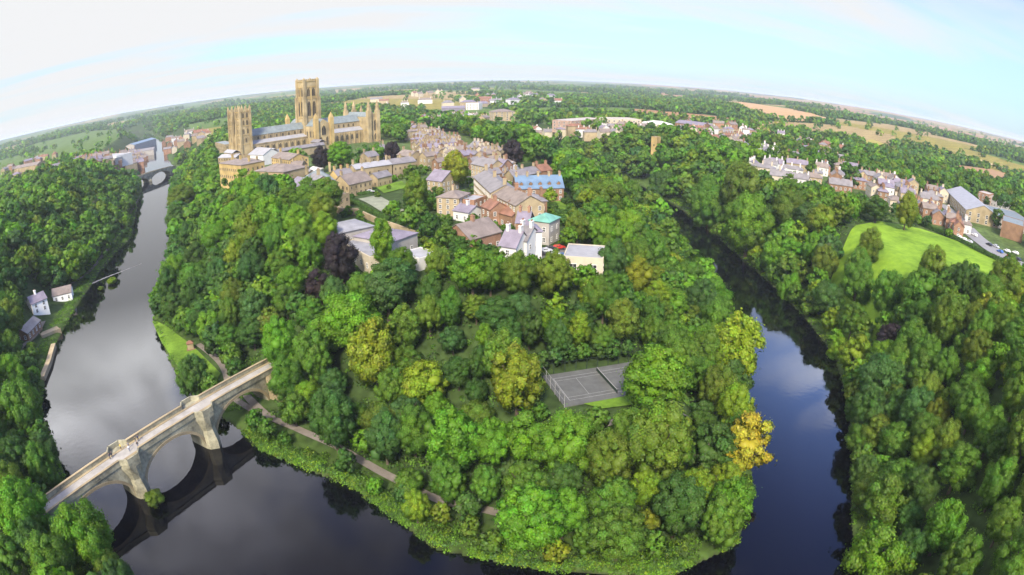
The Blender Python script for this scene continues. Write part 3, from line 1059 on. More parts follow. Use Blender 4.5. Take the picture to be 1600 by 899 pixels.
HAND = """
246 412 42 O|239 483 38 O|268 450 46 D|300 405 32 O|323 425 40 M|304 463 55 D|317 496 55 D|342 376 56 B|365 325 36 O|394 360 62 O|367 405 40 Y
394 421 50 U|436 415 46 M|446 470 50 M|359 492 44 O|397 483 52 U|359 528 46 M|394 518 46 D|439 535 66 B 2|488 492 52 M|504 528 60 B|523 463 50 U
533 405 60 C 2|500 446 50 C|524 384 34 C|484 399 46 B|507 360 46 L|472 350 32 B|452 315 46 O|420 325 32 D|446 344 36 M|404 294 30 O|478 331 40 D
326 325 40 M|284 312 46 O|317 286 38 M|275 344 38 D|330 350 40 M|355 299 34 M|297 376 40 D|597 380 40 B 10|568 457 50 M|604 450 80 U|585 554 96 Y 1
618 440 72 U|577 447 40 M|682 414 40 O|677 437 30 B|671 460 46 D|738 425 70 B|766 425 50 M|810 428 56 O|866 430 62 O|869 477 36 L|702 481 46 M|671 492 50 O
744 481 46 O|777 492 60 D|810 481 50 U|707 531 46 U|757 530 28 B 10|796 522 46 D|827 511 50 D|872 530 46 D|906 518 36 L 10|941 531 42 M|930 464 46 O|950 447 40 M
664 598 78 L 4|808 594 94 Y 1|685 640 46 B|716 581 50 D|752 567 46 D|946 308 62 O|991 316 46 M|916 308 36 O|982 352 52 L|966 376 30 L|1000 374 50 M|957 408 48 U
996 432 52 Y 2|1024 435 40 Y|1026 372 34 O|1052 402 36 L|1076 430 48 M|1096 472 58 U|1080 497 42 O|1052 514 46 M|1018 491 46 M|971 497 38 M|943 472 50 M|918 460 34 L
1036 303 60 D|1108 322 62 M|1170 348 78 B|1160 297 70 O|1235 332 58 O|1212 398 48 B|1236 398 54 B|1233 458 44 B|902 355 40 O|943 358 36 M|888 370 30 B|1038 344 36 M
1285 345 54 Y 4|1317 327 36 O|1272 390 44 B|1370 325 40 D|1417 328 38 Y|1360 384 44 O|1340 420 44 M|1340 443 56 M|1387 457 56 M|1440 453 70 M 4|1458 420 54 O|1507 442 44 D
1500 446 26 L 10|1570 443 60 O|1590 467 42 Y|1540 479 36 Y|1480 503 64 O|1520 497 42 O|1570 510 54 O|1443 493 52 M|1427 540 66 M|1393 530 52 C|1377 549 36 C|1310 550 42 L
1293 467 56 U|1333 500 52 M|1350 513 36 O|1400 577 60 M|1477 577 52 M|1527 547 56 O|1530 587 56 B|1577 580 32 Y|1243 460 30 M|1380 594 80 U|1465 649 46 Y|1335 689 60 L 4
1400 690 60 M|1445 704 56 L|1500 729 80 M|1550 674 60 M|1380 779 90 M|1475 824 76 B|1570 814 62 O|1375 872 112 B|1560 754 62 M|1585 874 80 M|1420 809 50 D|1565 699 56 D
1350 740 50 D|1300 500 34 L|1190 490 24 L|1320 590 40 M|1400 640 50 D|1480 690 56 O|1520 640 60 M|1590 620 60 O|1500 880 70 M|1440 760 60 D|1420 860 60 D
40 806 100 B|132 838 104 B|10 872 66 M|82 878 84 M|198 872 66 B|134 778 42 O|35 640 76 M|70 668 60 D|25 722 72 D|66 732 56 M|20 590 54 B|15 500 50 O|15 540 40 M
303 592 62 D|330 606 34 M|650 792 48 L|690 803 34 Y|657 838 42 Y|735 822 34 O|915 842 42 M|1010 816 46 Y|1166 696 96 G 7|1143 790 84 B 1|1128 815 70 M|1062 790 88 D
886 700 98 B|770 692 72 B|706 690 96 B 1|700 752 60 M|600 682 62 U|558 655 46 M|522 598 48 U|482 616 46 L|820 756 74 M|880 752 62 D|760 758 56 M|1032 694 108 O|950 722 84 O
1008 762 60 L|1028 592 106 B 3|1066 560 54 O|1150 545 96 L 1|1108 556 66 O|1122 608 66 O|1150 640 62 L|1098 648 50 D|1148 680 50 M|645 672 70 M|745 612 40 D|540 720 34 D
838 577 24 D|848 562 26 D|868 556 26 U|890 553 26 D|912 550 26 M|935 548 26 D|958 546 26 D|980 544 24 D|832 632 30 D|846 644 26 M|712 264 46 Y 1|650 302 42 O 6|645 272 30 O|531 242 44 B|500 247 30 C 2|463 247 30 B|568 242 26 D|588 238 28 M|612 237 26 C|801 241 36 C|822 240 34 M|672 352 36 D
696 370 34 M|690 402 34 O|672 390 26 Y|718 386 38 D|640 342 32 M|615 326 24 B|860 306 22 L|760 352 24 M|905 272 42 M|920 335 34 M|655 330 30 M|740 380 26 M|776 405 30 M
"""
for line in HAND.strip().split('\n'):
    for t in line.split('|'):
        p = t.split()
        v_ = RND.choice([0, 1, 2, 3, 5, 6, 7, 8, 9, 11])
        hand_tree(float(p[0]), float(p[1]), float(p[2]), p[3], int(p[4]) if len(p) > 4 else v_)

# places that must stay in sight: pixel points; no filling tree may cover one from in front
OPENPX = [(x, y) for x, y in [(862, 600), (880, 595), (900, 600), (920, 590), (945, 585), (970, 575), (960, 605), (900, 620), (930, 630), (960, 625), (420, 652), (445, 665), (470, 675), (495, 686), (520, 697),
          (545, 710), (565, 722), (590, 735), (612, 748), (95, 765), (150, 722), (200, 690), (250, 655), (300, 620), (350, 592), (400, 562), (330, 640), (380, 600), (405, 605), (385, 640), (415, 628),
          (255, 510), (275, 525), (295, 540), (315, 560), (335, 580), (300, 542), (350, 575), (320, 548), (60, 470), (95, 458), (50, 480), (70, 485), (55, 510), (45, 530), (65, 560), (75, 520), (112, 440), (125, 432), (140, 420), (153, 405), (165, 390), (178, 372), (190, 355), (203, 332), (213, 312),
          (1345, 365), (1380, 365), (1430, 370), (1480, 380), (1530, 400), (1560, 410), (1540, 425), (1480, 400), (1430, 390), (1390, 390), (1590, 405), (1550, 390), (1520, 370), (1500, 350), (1585, 350), (1500, 320), (1440, 355), (1420, 350),
          (895, 400), (920, 402), (940, 405), (880, 395), (600, 290), (620, 285), (890, 345), (880, 322), (870, 395), (550, 405), (1018, 212), (1018, 220), (1018, 228), (1062, 366), (1080, 380), (1100, 398), (1120, 420), (1138, 445), (1155, 470), (1172, 500), (1190, 525), (1110, 405), (1190, 265), (1170, 262), (1215, 280), (1320, 292), (1300, 290)]]
for poly_, st_ in (([(240, 506), (262, 512), (300, 540), (340, 580), (325, 600), (300, 575), (275, 560)], 11), ([(1312, 378), (1340, 356), (1440, 362), (1565, 412), (1540, 430), (1480, 402), (1400, 385)], 16),
                   ([(46, 462), (110, 448), (118, 462), (80, 520), (72, 590), (60, 590), (66, 530), (30, 545), (40, 505)], 10), ([(560, 300), (640, 285), (640, 296), (590, 345), (560, 330)], 12), ([(536, 372), (600, 355), (650, 366), (640, 382), (580, 410)], 12),
                   ([(740, 365), (780, 360), (850, 350), (940, 390), (930, 410), (890, 412), (800, 395), (760, 385)], 13), ([(1150, 256), (1260, 285), (1440, 340), (1500, 372), (1500, 350), (1400, 300), (1250, 265)], 16)):
    for yy_ in range(250, 620, st_):
        for xx_ in range(20, 1600, st_):
            if bool(inside(np.array([xx_ + 0.5]), np.array([yy_ + 0.3]), poly_)[0]):
                OPENPX.append((xx_, yy_))
OPEN = np.array(OPENPX, float)
OPEND = np.array([math.dist((*land(*p)[:3],), (0, 0, HCAM)) for p in OPENPX])

BUILT = [at(px, py, 30) for px, py in [(333, 240), (345, 292), (395, 296), (470, 318), (520, 345), (532, 385), (580, 412), (640, 420), (700, 405), (735, 395), (790, 402), (880, 420), (955, 418), (950, 385), (905, 360), (912, 318), (880, 278), (870, 250),
                                       (790, 240), (720, 207), (640, 200), (626, 222), (600, 214), (592, 176), (480, 172), (340, 190)]]
HARD = [GREEN, [at(*p_, 2) for p_ in [(52, 474), (106, 458), (122, 464), (90, 520), (78, 595), (58, 595), (68, 535), (45, 545), (46, 508)]], [(232, 150), (262, 140), (285, 265), (330, 330), (300, 345), (240, 262), (215, 200)]]
COURT = [(2, 110), (38, 114), (38, 144), (2, 138)]
NOTREE = []     # (x, y, radius) of buildings, filled in before the filling trees are placed


HT = []
for t in TREES:
    a_, b_ = pix(t['x'], t['y'], t['zc'])
    d_t = math.sqrt(t['x'] ** 2 + t['y'] ** 2 + (HCAM - t['zc']) ** 2)
    if t['r'] / d_t * FPX > 19 and d_t < 330:
        k_ = t['r'] / d_t * FPX
        HT += [(float(a_), float(b_), d_t), (float(a_), float(b_) - k_ * 0.5, d_t)]
HT = np.array(HT)


def blocked(x, y, r, zc):
    px, py = pix(x, y, zc)
    d = math.sqrt(x * x + y * y + (HCAM - zc) ** 2)
    rp = r / d * FPX
    dd = np.hypot(OPEN[:, 0] - px, (OPEN[:, 1] - py))
    if ((dd < rp * 0.92 + 2) & (OPEND > d - 4)).any():
        return True
    return bool(((np.hypot(HT[:, 0] - px, HT[:, 1] - py) < rp * 0.9) & (HT[:, 2] > d)).any())


# ------------------------------------------------------------------ buildings
WMESH = {}


def window_mesh(w, h, style='sash'):
    k = (round(w, 1), round(h, 1), style)
    if k in WMESH:
        return WMESH[k]
    q = MB()
    if style == 'sash':
        q.box(-w / 2, w / 2, -0.05, 0.1, 0, h, GLASS)
        t = 0.11
        q.box(-w / 2 - t, -w / 2, -0.1, 0.1, -t, h + t, FRAME)
        q.box(w / 2, w / 2 + t, -0.1, 0.1, -t, h + t, FRAME)
        q.box(-w / 2, w / 2, -0.1, 0.1, h, h + t, FRAME)
        q.box(-w / 2, w / 2, -0.14, 0.1, -t, 0, FRAME)
        q.box(-w / 2, w / 2, -0.08, 0.02, h / 2 - 0.05, h / 2 + 0.05, FRAME)
        q.box(-0.04, 0.04, -0.07, 0.02, 0, h, FRAME)
    elif style == 'stone':
        q.box(-w / 2, w / 2, -0.04, 0.1, 0, h, GLASS)
        t = 0.2
        q.box(-w / 2 - t, -w / 2, -0.12, 0.1, -t, h + t, STONE2)
        q.box(w / 2, w / 2 + t, -0.12, 0.1, -t, h + t, STONE2)
        q.box(-w / 2, w / 2, -0.12, 0.1, h, h + t, STONE2)
        q.box(-w / 2, w / 2, -0.15, 0.1, -t, 0, STONE2)
        q.box(-0.07, 0.07, -0.1, 0.02, 0, h, STONE2)
    else:   # pointed church window
        hs = h - w * 0.8
        P = [(-w / 2, 0), (w / 2, 0), (w / 2, hs), (w * 0.3, hs + w * 0.45), (0, h), (-w * 0.3, hs + w * 0.45), (-w / 2, hs)]
        n = len(P)
        m = LOUVRE if style == 'louvre' else GLASS
        q.add([(a, -0.05, b) for a, b in P] + [(a, 0.12, b) for a, b in P], [tuple(range(n)), tuple(range(n, 2 * n))[::-1]] + [(i, i + n, (i + 1) % n + n, (i + 1) % n) for i in range(n)], m)
        t = w * 0.11
        for i in range(n):
            a, b = Vector(P[i]), Vector(P[(i + 1) % n])
            d = (b - a).normalized()
            o = Vector((d.y, -d.x)) * t
            A = [a, b, b + o + d * t * 0.6, a + o - d * t * 0.6]
            q.add([(p.x, -0.22, p.y) for p in A] + [(p.x, 0.1, p.y) for p in A], [(0, 1, 2, 3), (4, 7, 6, 5), (0, 4, 5, 1), (1, 5, 6, 2), (2, 6, 7, 3), (3, 7, 4, 0)], STONE)
        q.box(-0.09, 0.09, -0.15, 0.02, 0, h * 0.93, STONE)
    WMESH[k] = q.mesh('window')
    return WMESH[k]


def put_window(parent, w, h, x, y, z, face, style='sash'):
    """face: the angle of the wall's outward normal, from local -y (0) turning counter-clockwise"""
    o = link('window', window_mesh(w, h, style), parent)
    o.location = (x, y, z)
    o.rotation_euler = (0, 0, face)
    return o


def chimney_mesh(m, h=2.2, w=0.9, d=1.4):
    k = ('ch', m.name, round(h, 1), round(w, 1), round(d, 1))
    if k not in WMESH:
        q = MB().box(-w / 2, w / 2, -d / 2, d / 2, -1.8, h, m).box(-w / 2 - 0.12, w / 2 + 0.12, -d / 2 - 0.12, d / 2 + 0.12, h - 0.3, h - 0.05, m)
        for s in (-0.35, 0.05, 0.4):
            q.taper(0, s * d * 0.8, 0.16, 0.12, h, h + 0.5, TILE, 6)
        WMESH[k] = q.mesh('chimney')
    return WMESH[k]


BLD = []


def build(cx, cy, L_, W_, ang, h, wall, roof, rh=2.5, style='gable', name='house', label=None, cat='house', group=None, chim=2, win=True, floors=None, wst='sash',
          zoff=0.0, chm=None, gap=2.9, ww=1.0, wh=1.5, wallname='wall', dorm=0, sink=3.0):
    zg = gz(cx, cy) + zoff
    root = empty(name, (cx, cy, zg), ang, label=label, cat=cat, group=group)
    x0, x1, y0, y1 = -L_ / 2, L_ / 2, -W_ / 2, W_ / 2
    q = MB()
    if style == 'gable':
        q.gable_x(x0, x1, y0, y1, -sink, h, h + rh, wall)
    elif style == 'flat':
        q.box(x0, x1, y0, y1, -sink, h, wall)
        t = 0.35
        for b in ((x0, x1, y0, y0 + t), (x0, x1, y1 - t, y1), (x0, x0 + t, y0 + t, y1 - t), (x1 - t, x1, y0 + t, y1 - t)):
            q.box(*b, h, h + 0.5, wall)
    else:
        q.box(x0, x1, y0, y1, -sink, h, wall)
    q.obj(wallname, root)
    r = MB()
    if style == 'gable':
        r.roof_x(x0, x1, y0, y1, h, h + rh, roof)
    elif style == 'flat':
        r.box(x0 + 0.36, x1 - 0.36, y0 + 0.36, y1 - 0.36, h + 0.01, h + 0.25, roof)
    else:
        r.hip(x0, x1, y0, y1, h + 0.005, h + rh, roof)
    ro = r.obj('roof', root)
    chm = chm or wall
    if chim and style != 'flat':
        for i in range(chim):
            t = (i / (chim - 1) if chim > 1 else 0.5)
            cxl = x0 + 0.7 + t * (L_ - 1.4)
            if style == 'hip' and L_ > W_:
                cxl = cxl * (1 - 0.75 * W_ / L_ * 0.6)
            c = link('chimney', chimney_mesh(chm, 2.0 if h < 9 else 2.8), ro)
            c.location = (cxl, 0.0, h + rh)
    if dorm:
        for i in range(dorm):
            d = MB().gable_y(-0.8, 0.8, -1.4, 1.4, 0, 1.2, 1.9, wall).roof_y(-0.8, 0.8, -1.4, 1.4, 1.2, 1.9, roof, 0.12, 0.15).obj('dormer', ro)
            d.location = (x0 + (i + 0.5) * L_ / dorm, y0 + W_ * 0.22, h + rh * 0.2)
    if win:
        fl = floors or max(1, int(h / 3.0))
        ca, sa = math.cos(ang), math.sin(ang)
        for face, ln, nx, ny in ((0.0, L_, 0, -1), (math.pi, L_, 0, 1), (math.pi / 2, W_, 1, 0), (-math.pi / 2, W_, -1, 0)):
            wx, wy = nx * ca - ny * sa, nx * sa + ny * ca
            tox, toy = -cx, -cy
            dl = math.hypot(tox, toy)
            if (wx * tox + wy * toy) / dl < 0.05:
                continue
            k = min(14, max(1, int((ln - 1.0) / gap)))
            for f in range(fl):
                for i in range(k):
                    s = -ln / 2 + (i + 0.5) * ln / k
                    z = 0.9 + f * (h - 0.5) / fl
                    hh = min(wh, (h - 0.5) / fl - 0.9)
                    if hh < 0.5:
                        continue
                    if nx == 0:
                        put_window(root, ww, hh, s * (1 if ny < 0 else -1), ny * W_ / 2, z, face, wst)
                    else:
                        put_window(root, ww, hh, nx * L_ / 2, s, z, face, wst)
    BLD.append((cx, cy, L_, W_, ang))
    return root


def eave(p1, p2, W_, h, wall, roof, **k):
    """a building whose eaves nearer the camera run between two pixels"""
    z = 28.0
    zo = k.get('zoff', 0.0)
    for _ in range(10):
        a, b = at(*p1, min(z + h + zo, 82)), at(*p2, min(z + h + zo, 82))
        z = 0.5 * z + 0.5 * gz((a[0] + b[0]) / 2, (a[1] + b[1]) / 2)
    if a[0] > b[0]:
        a, b = b, a
    dx, dy = b[0] - a[0], b[1] - a[1]
    Ln = math.hypot(dx, dy)
    ang = math.atan2(dy, dx)
    nx, ny = -dy / Ln, dx / Ln      # away from the camera
    if nx * a[0] + ny * a[1] < 0:
        nx, ny, ang = -nx, -ny, ang + math.pi
    cx, cy = (a[0] + b[0]) / 2 + nx * W_ / 2, (a[1] + b[1]) / 2 + ny * W_ / 2
    return build(cx, cy, Ln, W_, ang, h, wall, roof, **k)


# ------------------------------------------------------------------ the cathedral
def cathedral():
    cx, cy = at(484, 232, 28)
    zg = 28.0
    al = rad(47.5)
    root = empty('cathedral', (cx, cy, zg), al, label='golden sandstone cathedral with tall square central tower and paired west towers', cat='cathedral')
    NO = math.pi      # faces: south 0, east pi/2, north pi, west -pi/2

    def part(q, n, p=None):
        return q.obj(n, p or root)

    # nave and choir
    q = MB().box(-66, -8, -5.8, 5.8, -4, 20, STONE2)
    for i in range(10):
        x = -64 + i * 6.0
        q.box(x - 0.4, x + 0.4, -6.3, -5.8, 14, 20, STONE2)
    nave = part(q, 'nave_wall')
    part(MB().roof_x(-66, -8, -5.8, 5.8, 20, 25.5, LEADG), 'nave_roof')
    for s in (-1, 1):
        q = MB()
        y0, y1 = (5.81, 12.5) if s > 0 else (-12.5, -5.81)
        q.box(-66, -8.01, y0, y1, -4, 12, STONE2)
        ye = 12.5 * s
        for i in range(10):
            x = -65 + i * 6.25
            q.box(x - 0.6, x + 0.6, min(ye, ye + s), max(ye, ye + s), -3, 11, STONE)
        q.box(-66, -8.01, min(ye, ye + 0.3 * s), max(ye, ye + 0.3 * s), 12.0, 13.0, STONE2)
        a = part(q, 'aisle_wall')
        r = MB().add([(-66, ye, 12.2), (-8.3, ye, 12.2), (-8.3, 5.9 * s, 15.3), (-66, 5.9 * s, 15.3), (-66, ye, 12.5), (-8.3, ye, 12.5), (-8.3, 5.9 * s, 15.7), (-66, 5.9 * s, 15.7)],
                     [(0, 1, 2, 3), (4, 7, 6, 5), (0, 4, 5, 1), (1, 5, 6, 2), (2, 6, 7, 3), (3, 7, 4, 0)], LEADW)
        part(r, 'aisle_roof')
        if s < 0:
            for i in range(9):
                x = -61.9 + i * 6.25
                put_window(root, 2.2, 4.6, x, -12.5, 6.0, 0, 'pointed')
                put_window(root, 1.8, 3.4, x, -12.5, 1.2, 0, 'pointed')
                put_window(root, 2.0, 3.4, x, -5.8, 15.9, 0, 'pointed')
    q = MB().box(8.01, 54, -5.8, 5.8, -4, 21, STONE2)
    part(q, 'choir_wall')
    part(MB().roof_x(8.01, 56, -5.8, 5.8, 21, 27, LEADG), 'choir_roof')
    for s in (-1, 1):
        y0, y1 = (5.81, 12.0) if s > 0 else (-12.0, -5.81)
        ye = 12.0 * s
        q = MB().box(8.02, 54, y0, y1, -4, 12, STONE)
        for i in range(8):
            x = 10 + i * 5.6
            q.box(x - 0.5, x + 0.5, min(ye, ye + s), max(ye, ye + s), -3, 11.5, STONE)
        part(q, 'aisle_wall')
        part(MB().add([(8.1, ye, 12.2), (54, ye, 12.2), (54, 5.9 * s, 15.3), (8.1, 5.9 * s, 15.3), (8.1, ye, 12.5), (54, ye, 12.5), (54, 5.9 * s, 15.7), (8.1, 5.9 * s, 15.7)],
                      [(0, 1, 2, 3), (4, 7, 6, 5), (0, 4, 5, 1), (1, 5, 6, 2), (2, 6, 7, 3), (3, 7, 4, 0)], LEADW), 'aisle_roof')
        if s < 0:
            for i in range(7):
                put_window(root, 2.3, 5.5, 13 + i * 5.6, -12.0, 4.5, 0, 'pointed')
                put_window(root, 2.0, 3.6, 13 + i * 5.6, -5.8, 16.4, 0, 'pointed')
    # transepts
    for s in (-1, 1):
        ya, yb = (-29, -8.0) if s < 0 else (8.0, 29)
        q = MB().gable_y(-8, 8, ya, yb, -4, 22, 28, STONE)
        for x in (-8, 8):
            y = -29 if s < 0 else 29
            q.box(x - 1.9, x + 1.9, y - 1.9, y + 1.9, -4, 29, STONE3)
            q.taper(x, y, 2.6, 0.1, 29, 34, STONE3)
        t = part(q, 'transept')
        part(MB().roof_y(-8, 8, ya + 0.5, yb, 22, 28, LEADG, 0.25, 0.1), 'transept_roof')
        if s < 0:
            for x, w, h, z in ((-3.2, 2.2, 8, 4), (3.2, 2.2, 8, 4), (0, 4.2, 9, 13.5)):
                put_window(t, w, h, x, -29.0, z, 0, 'pointed')
            for y in (-24, -18, -12):
                put_window(t, 2.4, 6, -8, y, 12, -math.pi / 2, 'pointed')
    # central tower
    q = MB()
    r = 7.6
    q.box(-r, r, -r, r, -3, 48, STONE)
    q.box(-r + 0.5, r - 0.5, -r + 0.5, r - 0.5, 48, 64, STONE)
    for z in (29, 47.2, 48.4, 58, 63.4):
        k = r + 0.35 if z < 48 else r - 0.1
        q.box(-k, k, -k, k, z, z + 0.6, STONE3)
    for sx in (-1, 1):
        for sy in (-1, 1):
            q.box(sx * r - 1.5, sx * r + 1.5, sy * r - 1.5, sy * r + 1.5, -3, 49, STONE)
            q.box(sx * (r - 0.5) - 1.2, sx * (r - 0.5) + 1.2, sy * (r - 0.5) - 1.2, sy * (r - 0.5) + 1.2, 49, 65.6, STONE)
            q.taper(sx * (r - 0.5), sy * (r - 0.5), 1.5, 0.2, 65.6, 67.2, STONE)
    for i in range(-2, 3):
        for sy in (-1, 1):
            q.box(i * 2.3 - 0.7, i * 2.3 + 0.7, sy * (r - 0.5) - 0.4, sy * (r - 0.5) + 0.4, 64.0, 65.8, STONE)
            q.box(sy * (r - 0.5) - 0.4, sy * (r - 0.5) + 0.4, i * 2.3 - 0.7, i * 2.3 + 0.7, 64.0, 65.8, STONE)
    for sx in (-1, 1):
        q.box(sx * 0 - 0.45, 0.45, -r - 0.4, -r + 0.1, 29, 58, STONE3)
        q.box(-r - 0.4, -r + 0.1, -0.45, 0.45, 29, 58, STONE3)
        break
    tw = part(q, 'central_tower')
    for f, nx, ny in ((0, 0, -1), (-math.pi / 2, -1, 0), (math.pi / 2, 1, 0)):
        for s in (-2.7, 2.7):
            for w, h, z, rr in ((3.0, 14, 31.2, r), (2.8, 7.6, 49.8, r - 0.5)):
                put_window(tw, w, h, nx * rr if nx else s, ny * rr if ny else s, z, f, 'louvre')
    # west towers
    for s in (-1, 1):
        q = MB()
        r, x, y = 4.9, -71, s * 9.4
        q.box(x - r, x + r, y - r, y + r, -4, 43, STONE)
        for z in (14, 22, 30, 36.5, 42.3):
            q.box(x - r - 0.3, x + r + 0.3, y - r - 0.3, y + r + 0.3, z, z + 0.5, STONE3)
        for sx in (-1, 1):
            for sy in (-1, 1):
                q.box(x + sx * r - 0.9, x + sx * r + 0.9, y + sy * r - 0.9, y + sy * r + 0.9, -4, 45.4, STONE)
                q.taper(x + sx * r, y + sy * r, 1.15, 0.1, 45.4, 48.6, STONE)
        for i in (-1, 0, 1):
            for sy in (-1, 1):
                q.box(x + i * 2.2 - 0.6, x + i * 2.2 + 0.6, y + sy * r - 0.3, y + sy * r + 0.3, 43, 44.8, STONE)
                q.box(x + sy * r - 0.3, x + sy * r + 0.3, y + i * 2.2 - 0.6, y + i * 2.2 + 0.6, 43, 44.8, STONE)
        t = part(q, 'west_tower')
        for f, nx, ny in ((0, 0, -1), (-math.pi / 2, -1, 0)):
            for w, h, z, ofs in ((1.7, 4.6, 37.2, (-1.9, 1.9)), (1.6, 4.6, 30.9, (-1.7, 1.7)), (1.5, 4.5, 23.5, (-2, 2)), (1.4, 4, 16, (0,))):
                for o_ in ofs:
                    put_window(t, w, h, x + (nx * r if nx else o_), y + (ny * r if ny else o_), z, f, 'louvre')
    part(MB().gable_x(-75, -66.01, -4.4, 4.4, -4, 20, 25.5, STONE), 'west_front')
    g = part(MB().box(-84, -76.1, -11, 11, -6, 8, STONE2), 'galilee_chapel')
    part(MB().roof_y(-84, -76.1, -11, 11, 8, 10, LEADW), 'galilee_roof')
    # eastern transept with its turrets
    q = MB().gable_y(54.01, 65, -21, 21, -4, 25, 29, STONE)
    for x in (55, 65):
        for y in (-21, 21):
            q.box(x - 2.0, x + 2.0, y - 2.0, y + 2.0, -4, 31, STONE)
            q.taper(x, y, 2.0, 1.7, 31, 35, STONE, 8, 0.39)
            q.taper(x, y, 2.0, 0.1, 35, 40.5, STONE, 8, 0.39)
    for y in (-8, 8):
        q.box(64.5, 66.5, y - 1.2, y + 1.2, -4, 30, STONE)
        q.taper(65.5, y, 1.6, 0.1, 30, 36, STONE)
    e = part(q, 'east_chapel')
    part(MB().roof_y(54.01, 65, -20.6, 20.6, 25, 29, LEADG, 0.25, 0.1), 'east_chapel_roof')
    for x in (57.6, 62.2):
        put_window(e, 2.6, 11, x, -21.0, 11, 0, 'pointed')
        put_window(e, 2.4, 6, x, -21.0, 2.5, 0, 'pointed')
    # cloister ranges on the south side
    q = MB().box(-62, -58, -50, -13.6, -5, 8, STONE2).box(-58, -12, -50, -46, -5, 7, STONE2).box(-15, -8.05, -46, -29.2, -5, 9, STONE2)
    part(q, 'cloister_wall')
    q = MB().roof_y(-63, -57.5, -50, -13.6, 8, 10, LEADW).roof_x(-57, -12, -50.4, -45.6, 7, 9, SLATE).roof_y(-15.3, -7.8, -45.4, -31, 9, 11, SLATE)
    part(q, 'cloister_roof')
    return cx, cy


CATH = cathedral()
ca_, sa_ = math.cos(rad(47.5)), math.sin(rad(47.5))
for s, t, r in [(x, y, 14) for x in range(-85, 75, 12) for y in (-8, 8)] + [(0, -20, 12), (60, -18, 10)]:
    NOTREE.append((CATH[0] + s * ca_ - t * sa_, CATH[1] + s * sa_ + t * ca_, r))

# ------------------------------------------------------------------ buildings of the peninsula (pixel eaves, then depth and height in metres)
H = dict(cat='building')
# the monastic ranges below the cathedral
eave((343, 266), (377, 270), 18, 15, STONE3, SLATEB, rh=2, style='hip', name='monastic_range', label='golden stone monastic block on the cliff edge above the riverside trees', cat='building', chim=3, wst='stone', floors=3, sink=14)
eave((336, 226), (352, 230), 12, 8, STONE2, LEADG, rh=1, style='flat', name='ruined_tower', label='low roofless stone block at the western cliff edge below the west towers', cat='building', chim=0, wst='stone', sink=12)
eave((341, 250), (369, 249), 11, 6, STONE2, LEADW, rh=2.2, name='stone_range', label='long low stone range with pale lead roof beside the west towers', cat='building', chim=0, wst='stone', sink=9)
eave((388, 242), (411, 243), 16, 8, WHITE, LEADW, rh=4, name='white_hall', label='white walled hall with pale blue roof in front of the nave', cat='building', chim=0, win=False)
eave((397, 270), (443, 272), 19, 13, STONE, SLATEB, rh=3.2, style='hip', name='refectory', label='tall sandstone refectory with broad brown hipped roof above the trees', cat='building', chim=1, wst='stone', floors=2, gap=4, sink=8)
eave((424, 246), (452, 250), 14, 12, STONE3, SLATEB, rh=3, name='stone_house', label='bright yellow stone house behind the refectory with brown roof', cat='building', chim=2, wst='stone')
eave((448, 291), (482, 298), 14, 7, STONE2, SLATEP, rh=4, name='slate_range', label='stone range with purple slate roof between refectory and deanery', cat='building', chim=1, wst='stone')
eave((447, 276), (474, 279), 12, 6, STONE2, SLATE, rh=4, name='slate_house', label='stone house with dark slate roof behind the deanery gable', cat='building', chim=1, wst='stone')
eave((481, 288), (523, 283), 19, 12, STONE, LEADG, rh=5, style='hip', name='deanery', label='tall sandstone deanery with green grey hipped roof and rows of windows', cat='building', chim=2, wst='stone', floors=3, gap=3.4, ww=1.2, wh=2.1, sink=10)
eave((469, 288), (482, 293), 15, 12, STONE2, SLATE, rh=4, name='gabled_wing', label='narrow gabled stone wing joined to the west of the deanery', cat='building', chim=1, wst='stone', sink=8)
eave((519, 309), (546, 303), 13, 7.5, STONE2, SLATEB, rh=1.5, style='flat', name='stone_annexe', label='blocky sandstone annexe in front of the deanery below its terrace', cat='building', chim=0, wst='stone', sink=8)
eave((545, 289), (581, 281), 13, 6.5, STONE, SLATEB, rh=4.5, name='canonry', label='sandstone canonry with steep roof and gable beside the forecourt', cat='building', chim=2, wst='stone')
eave((528, 276), (552, 272), 10, 8, STONE3, SLATE, rh=3, name='tall_gabled_house', label='tall sandstone house with twin chimneys behind the deanery', cat='building', chim=3, wst='stone')
eave((556, 265), (612, 257), 10, 9, STONE2, LEADW, rh=2.2, name='long_canons_range', label='long plain sandstone range with pale lead roof and many chimneys', cat='building', chim=5, wst='stone', floors=2, gap=5)
eave((614, 257), (650, 252), 10, 8.5, STONE2, SLATE, rh=2.6, name='canons_house', label='sandstone house with slate roof continuing the long lead roofed range', cat='building', chim=3, wst='stone')
m = eave((474, 268), (497, 267), 10, 3.2, WHITE, WHITE, rh=2.4, style='hip', name='marquee', label='white marquee with peaked top standing among the cathedral trees', cat='marquee', chim=0, win=False)
eave((464, 272), (477, 272), 7, 3, LEADW, LEADW, rh=1.5, name='glasshouse', label='low pale glazed shed beside the white marquee', cat='shed', chim=0, win=False)
eave((596, 233), (604, 232), 8, 9, STONE2, SLATE, rh=3, name='gatehouse', label='grey stone gatehouse with chimney beside the purple beech', cat='building', chim=2)
eave((452, 262), (470, 261), 11, 8, STONE, SLATEB, rh=3, name='prior_house', label='sandstone house with brown roof between yellow house and white marquee', cat='building', chim=2, wst='stone')
eave((372, 256), (392, 259), 11, 8, STONE, SLATEB, rh=2.6, name='cellarer_range', label='sandstone range in front of the west towers with brown roof', cat='building', chim=2, wst='stone')
eave((590, 279), (612, 274), 8, 5, STONE2, SLATE, rh=2.5, name='stone_stables', label='low stone stable range in front of the long lead roofed range', cat='building', chim=0, wst='stone', floors=1)
eave((575, 246), (592, 243), 9, 8, STONE2, SLATE, rh=3, name='choir_house', label='grey stone house below the eastern turrets behind the long range', cat='building', chim=2, wst='stone')
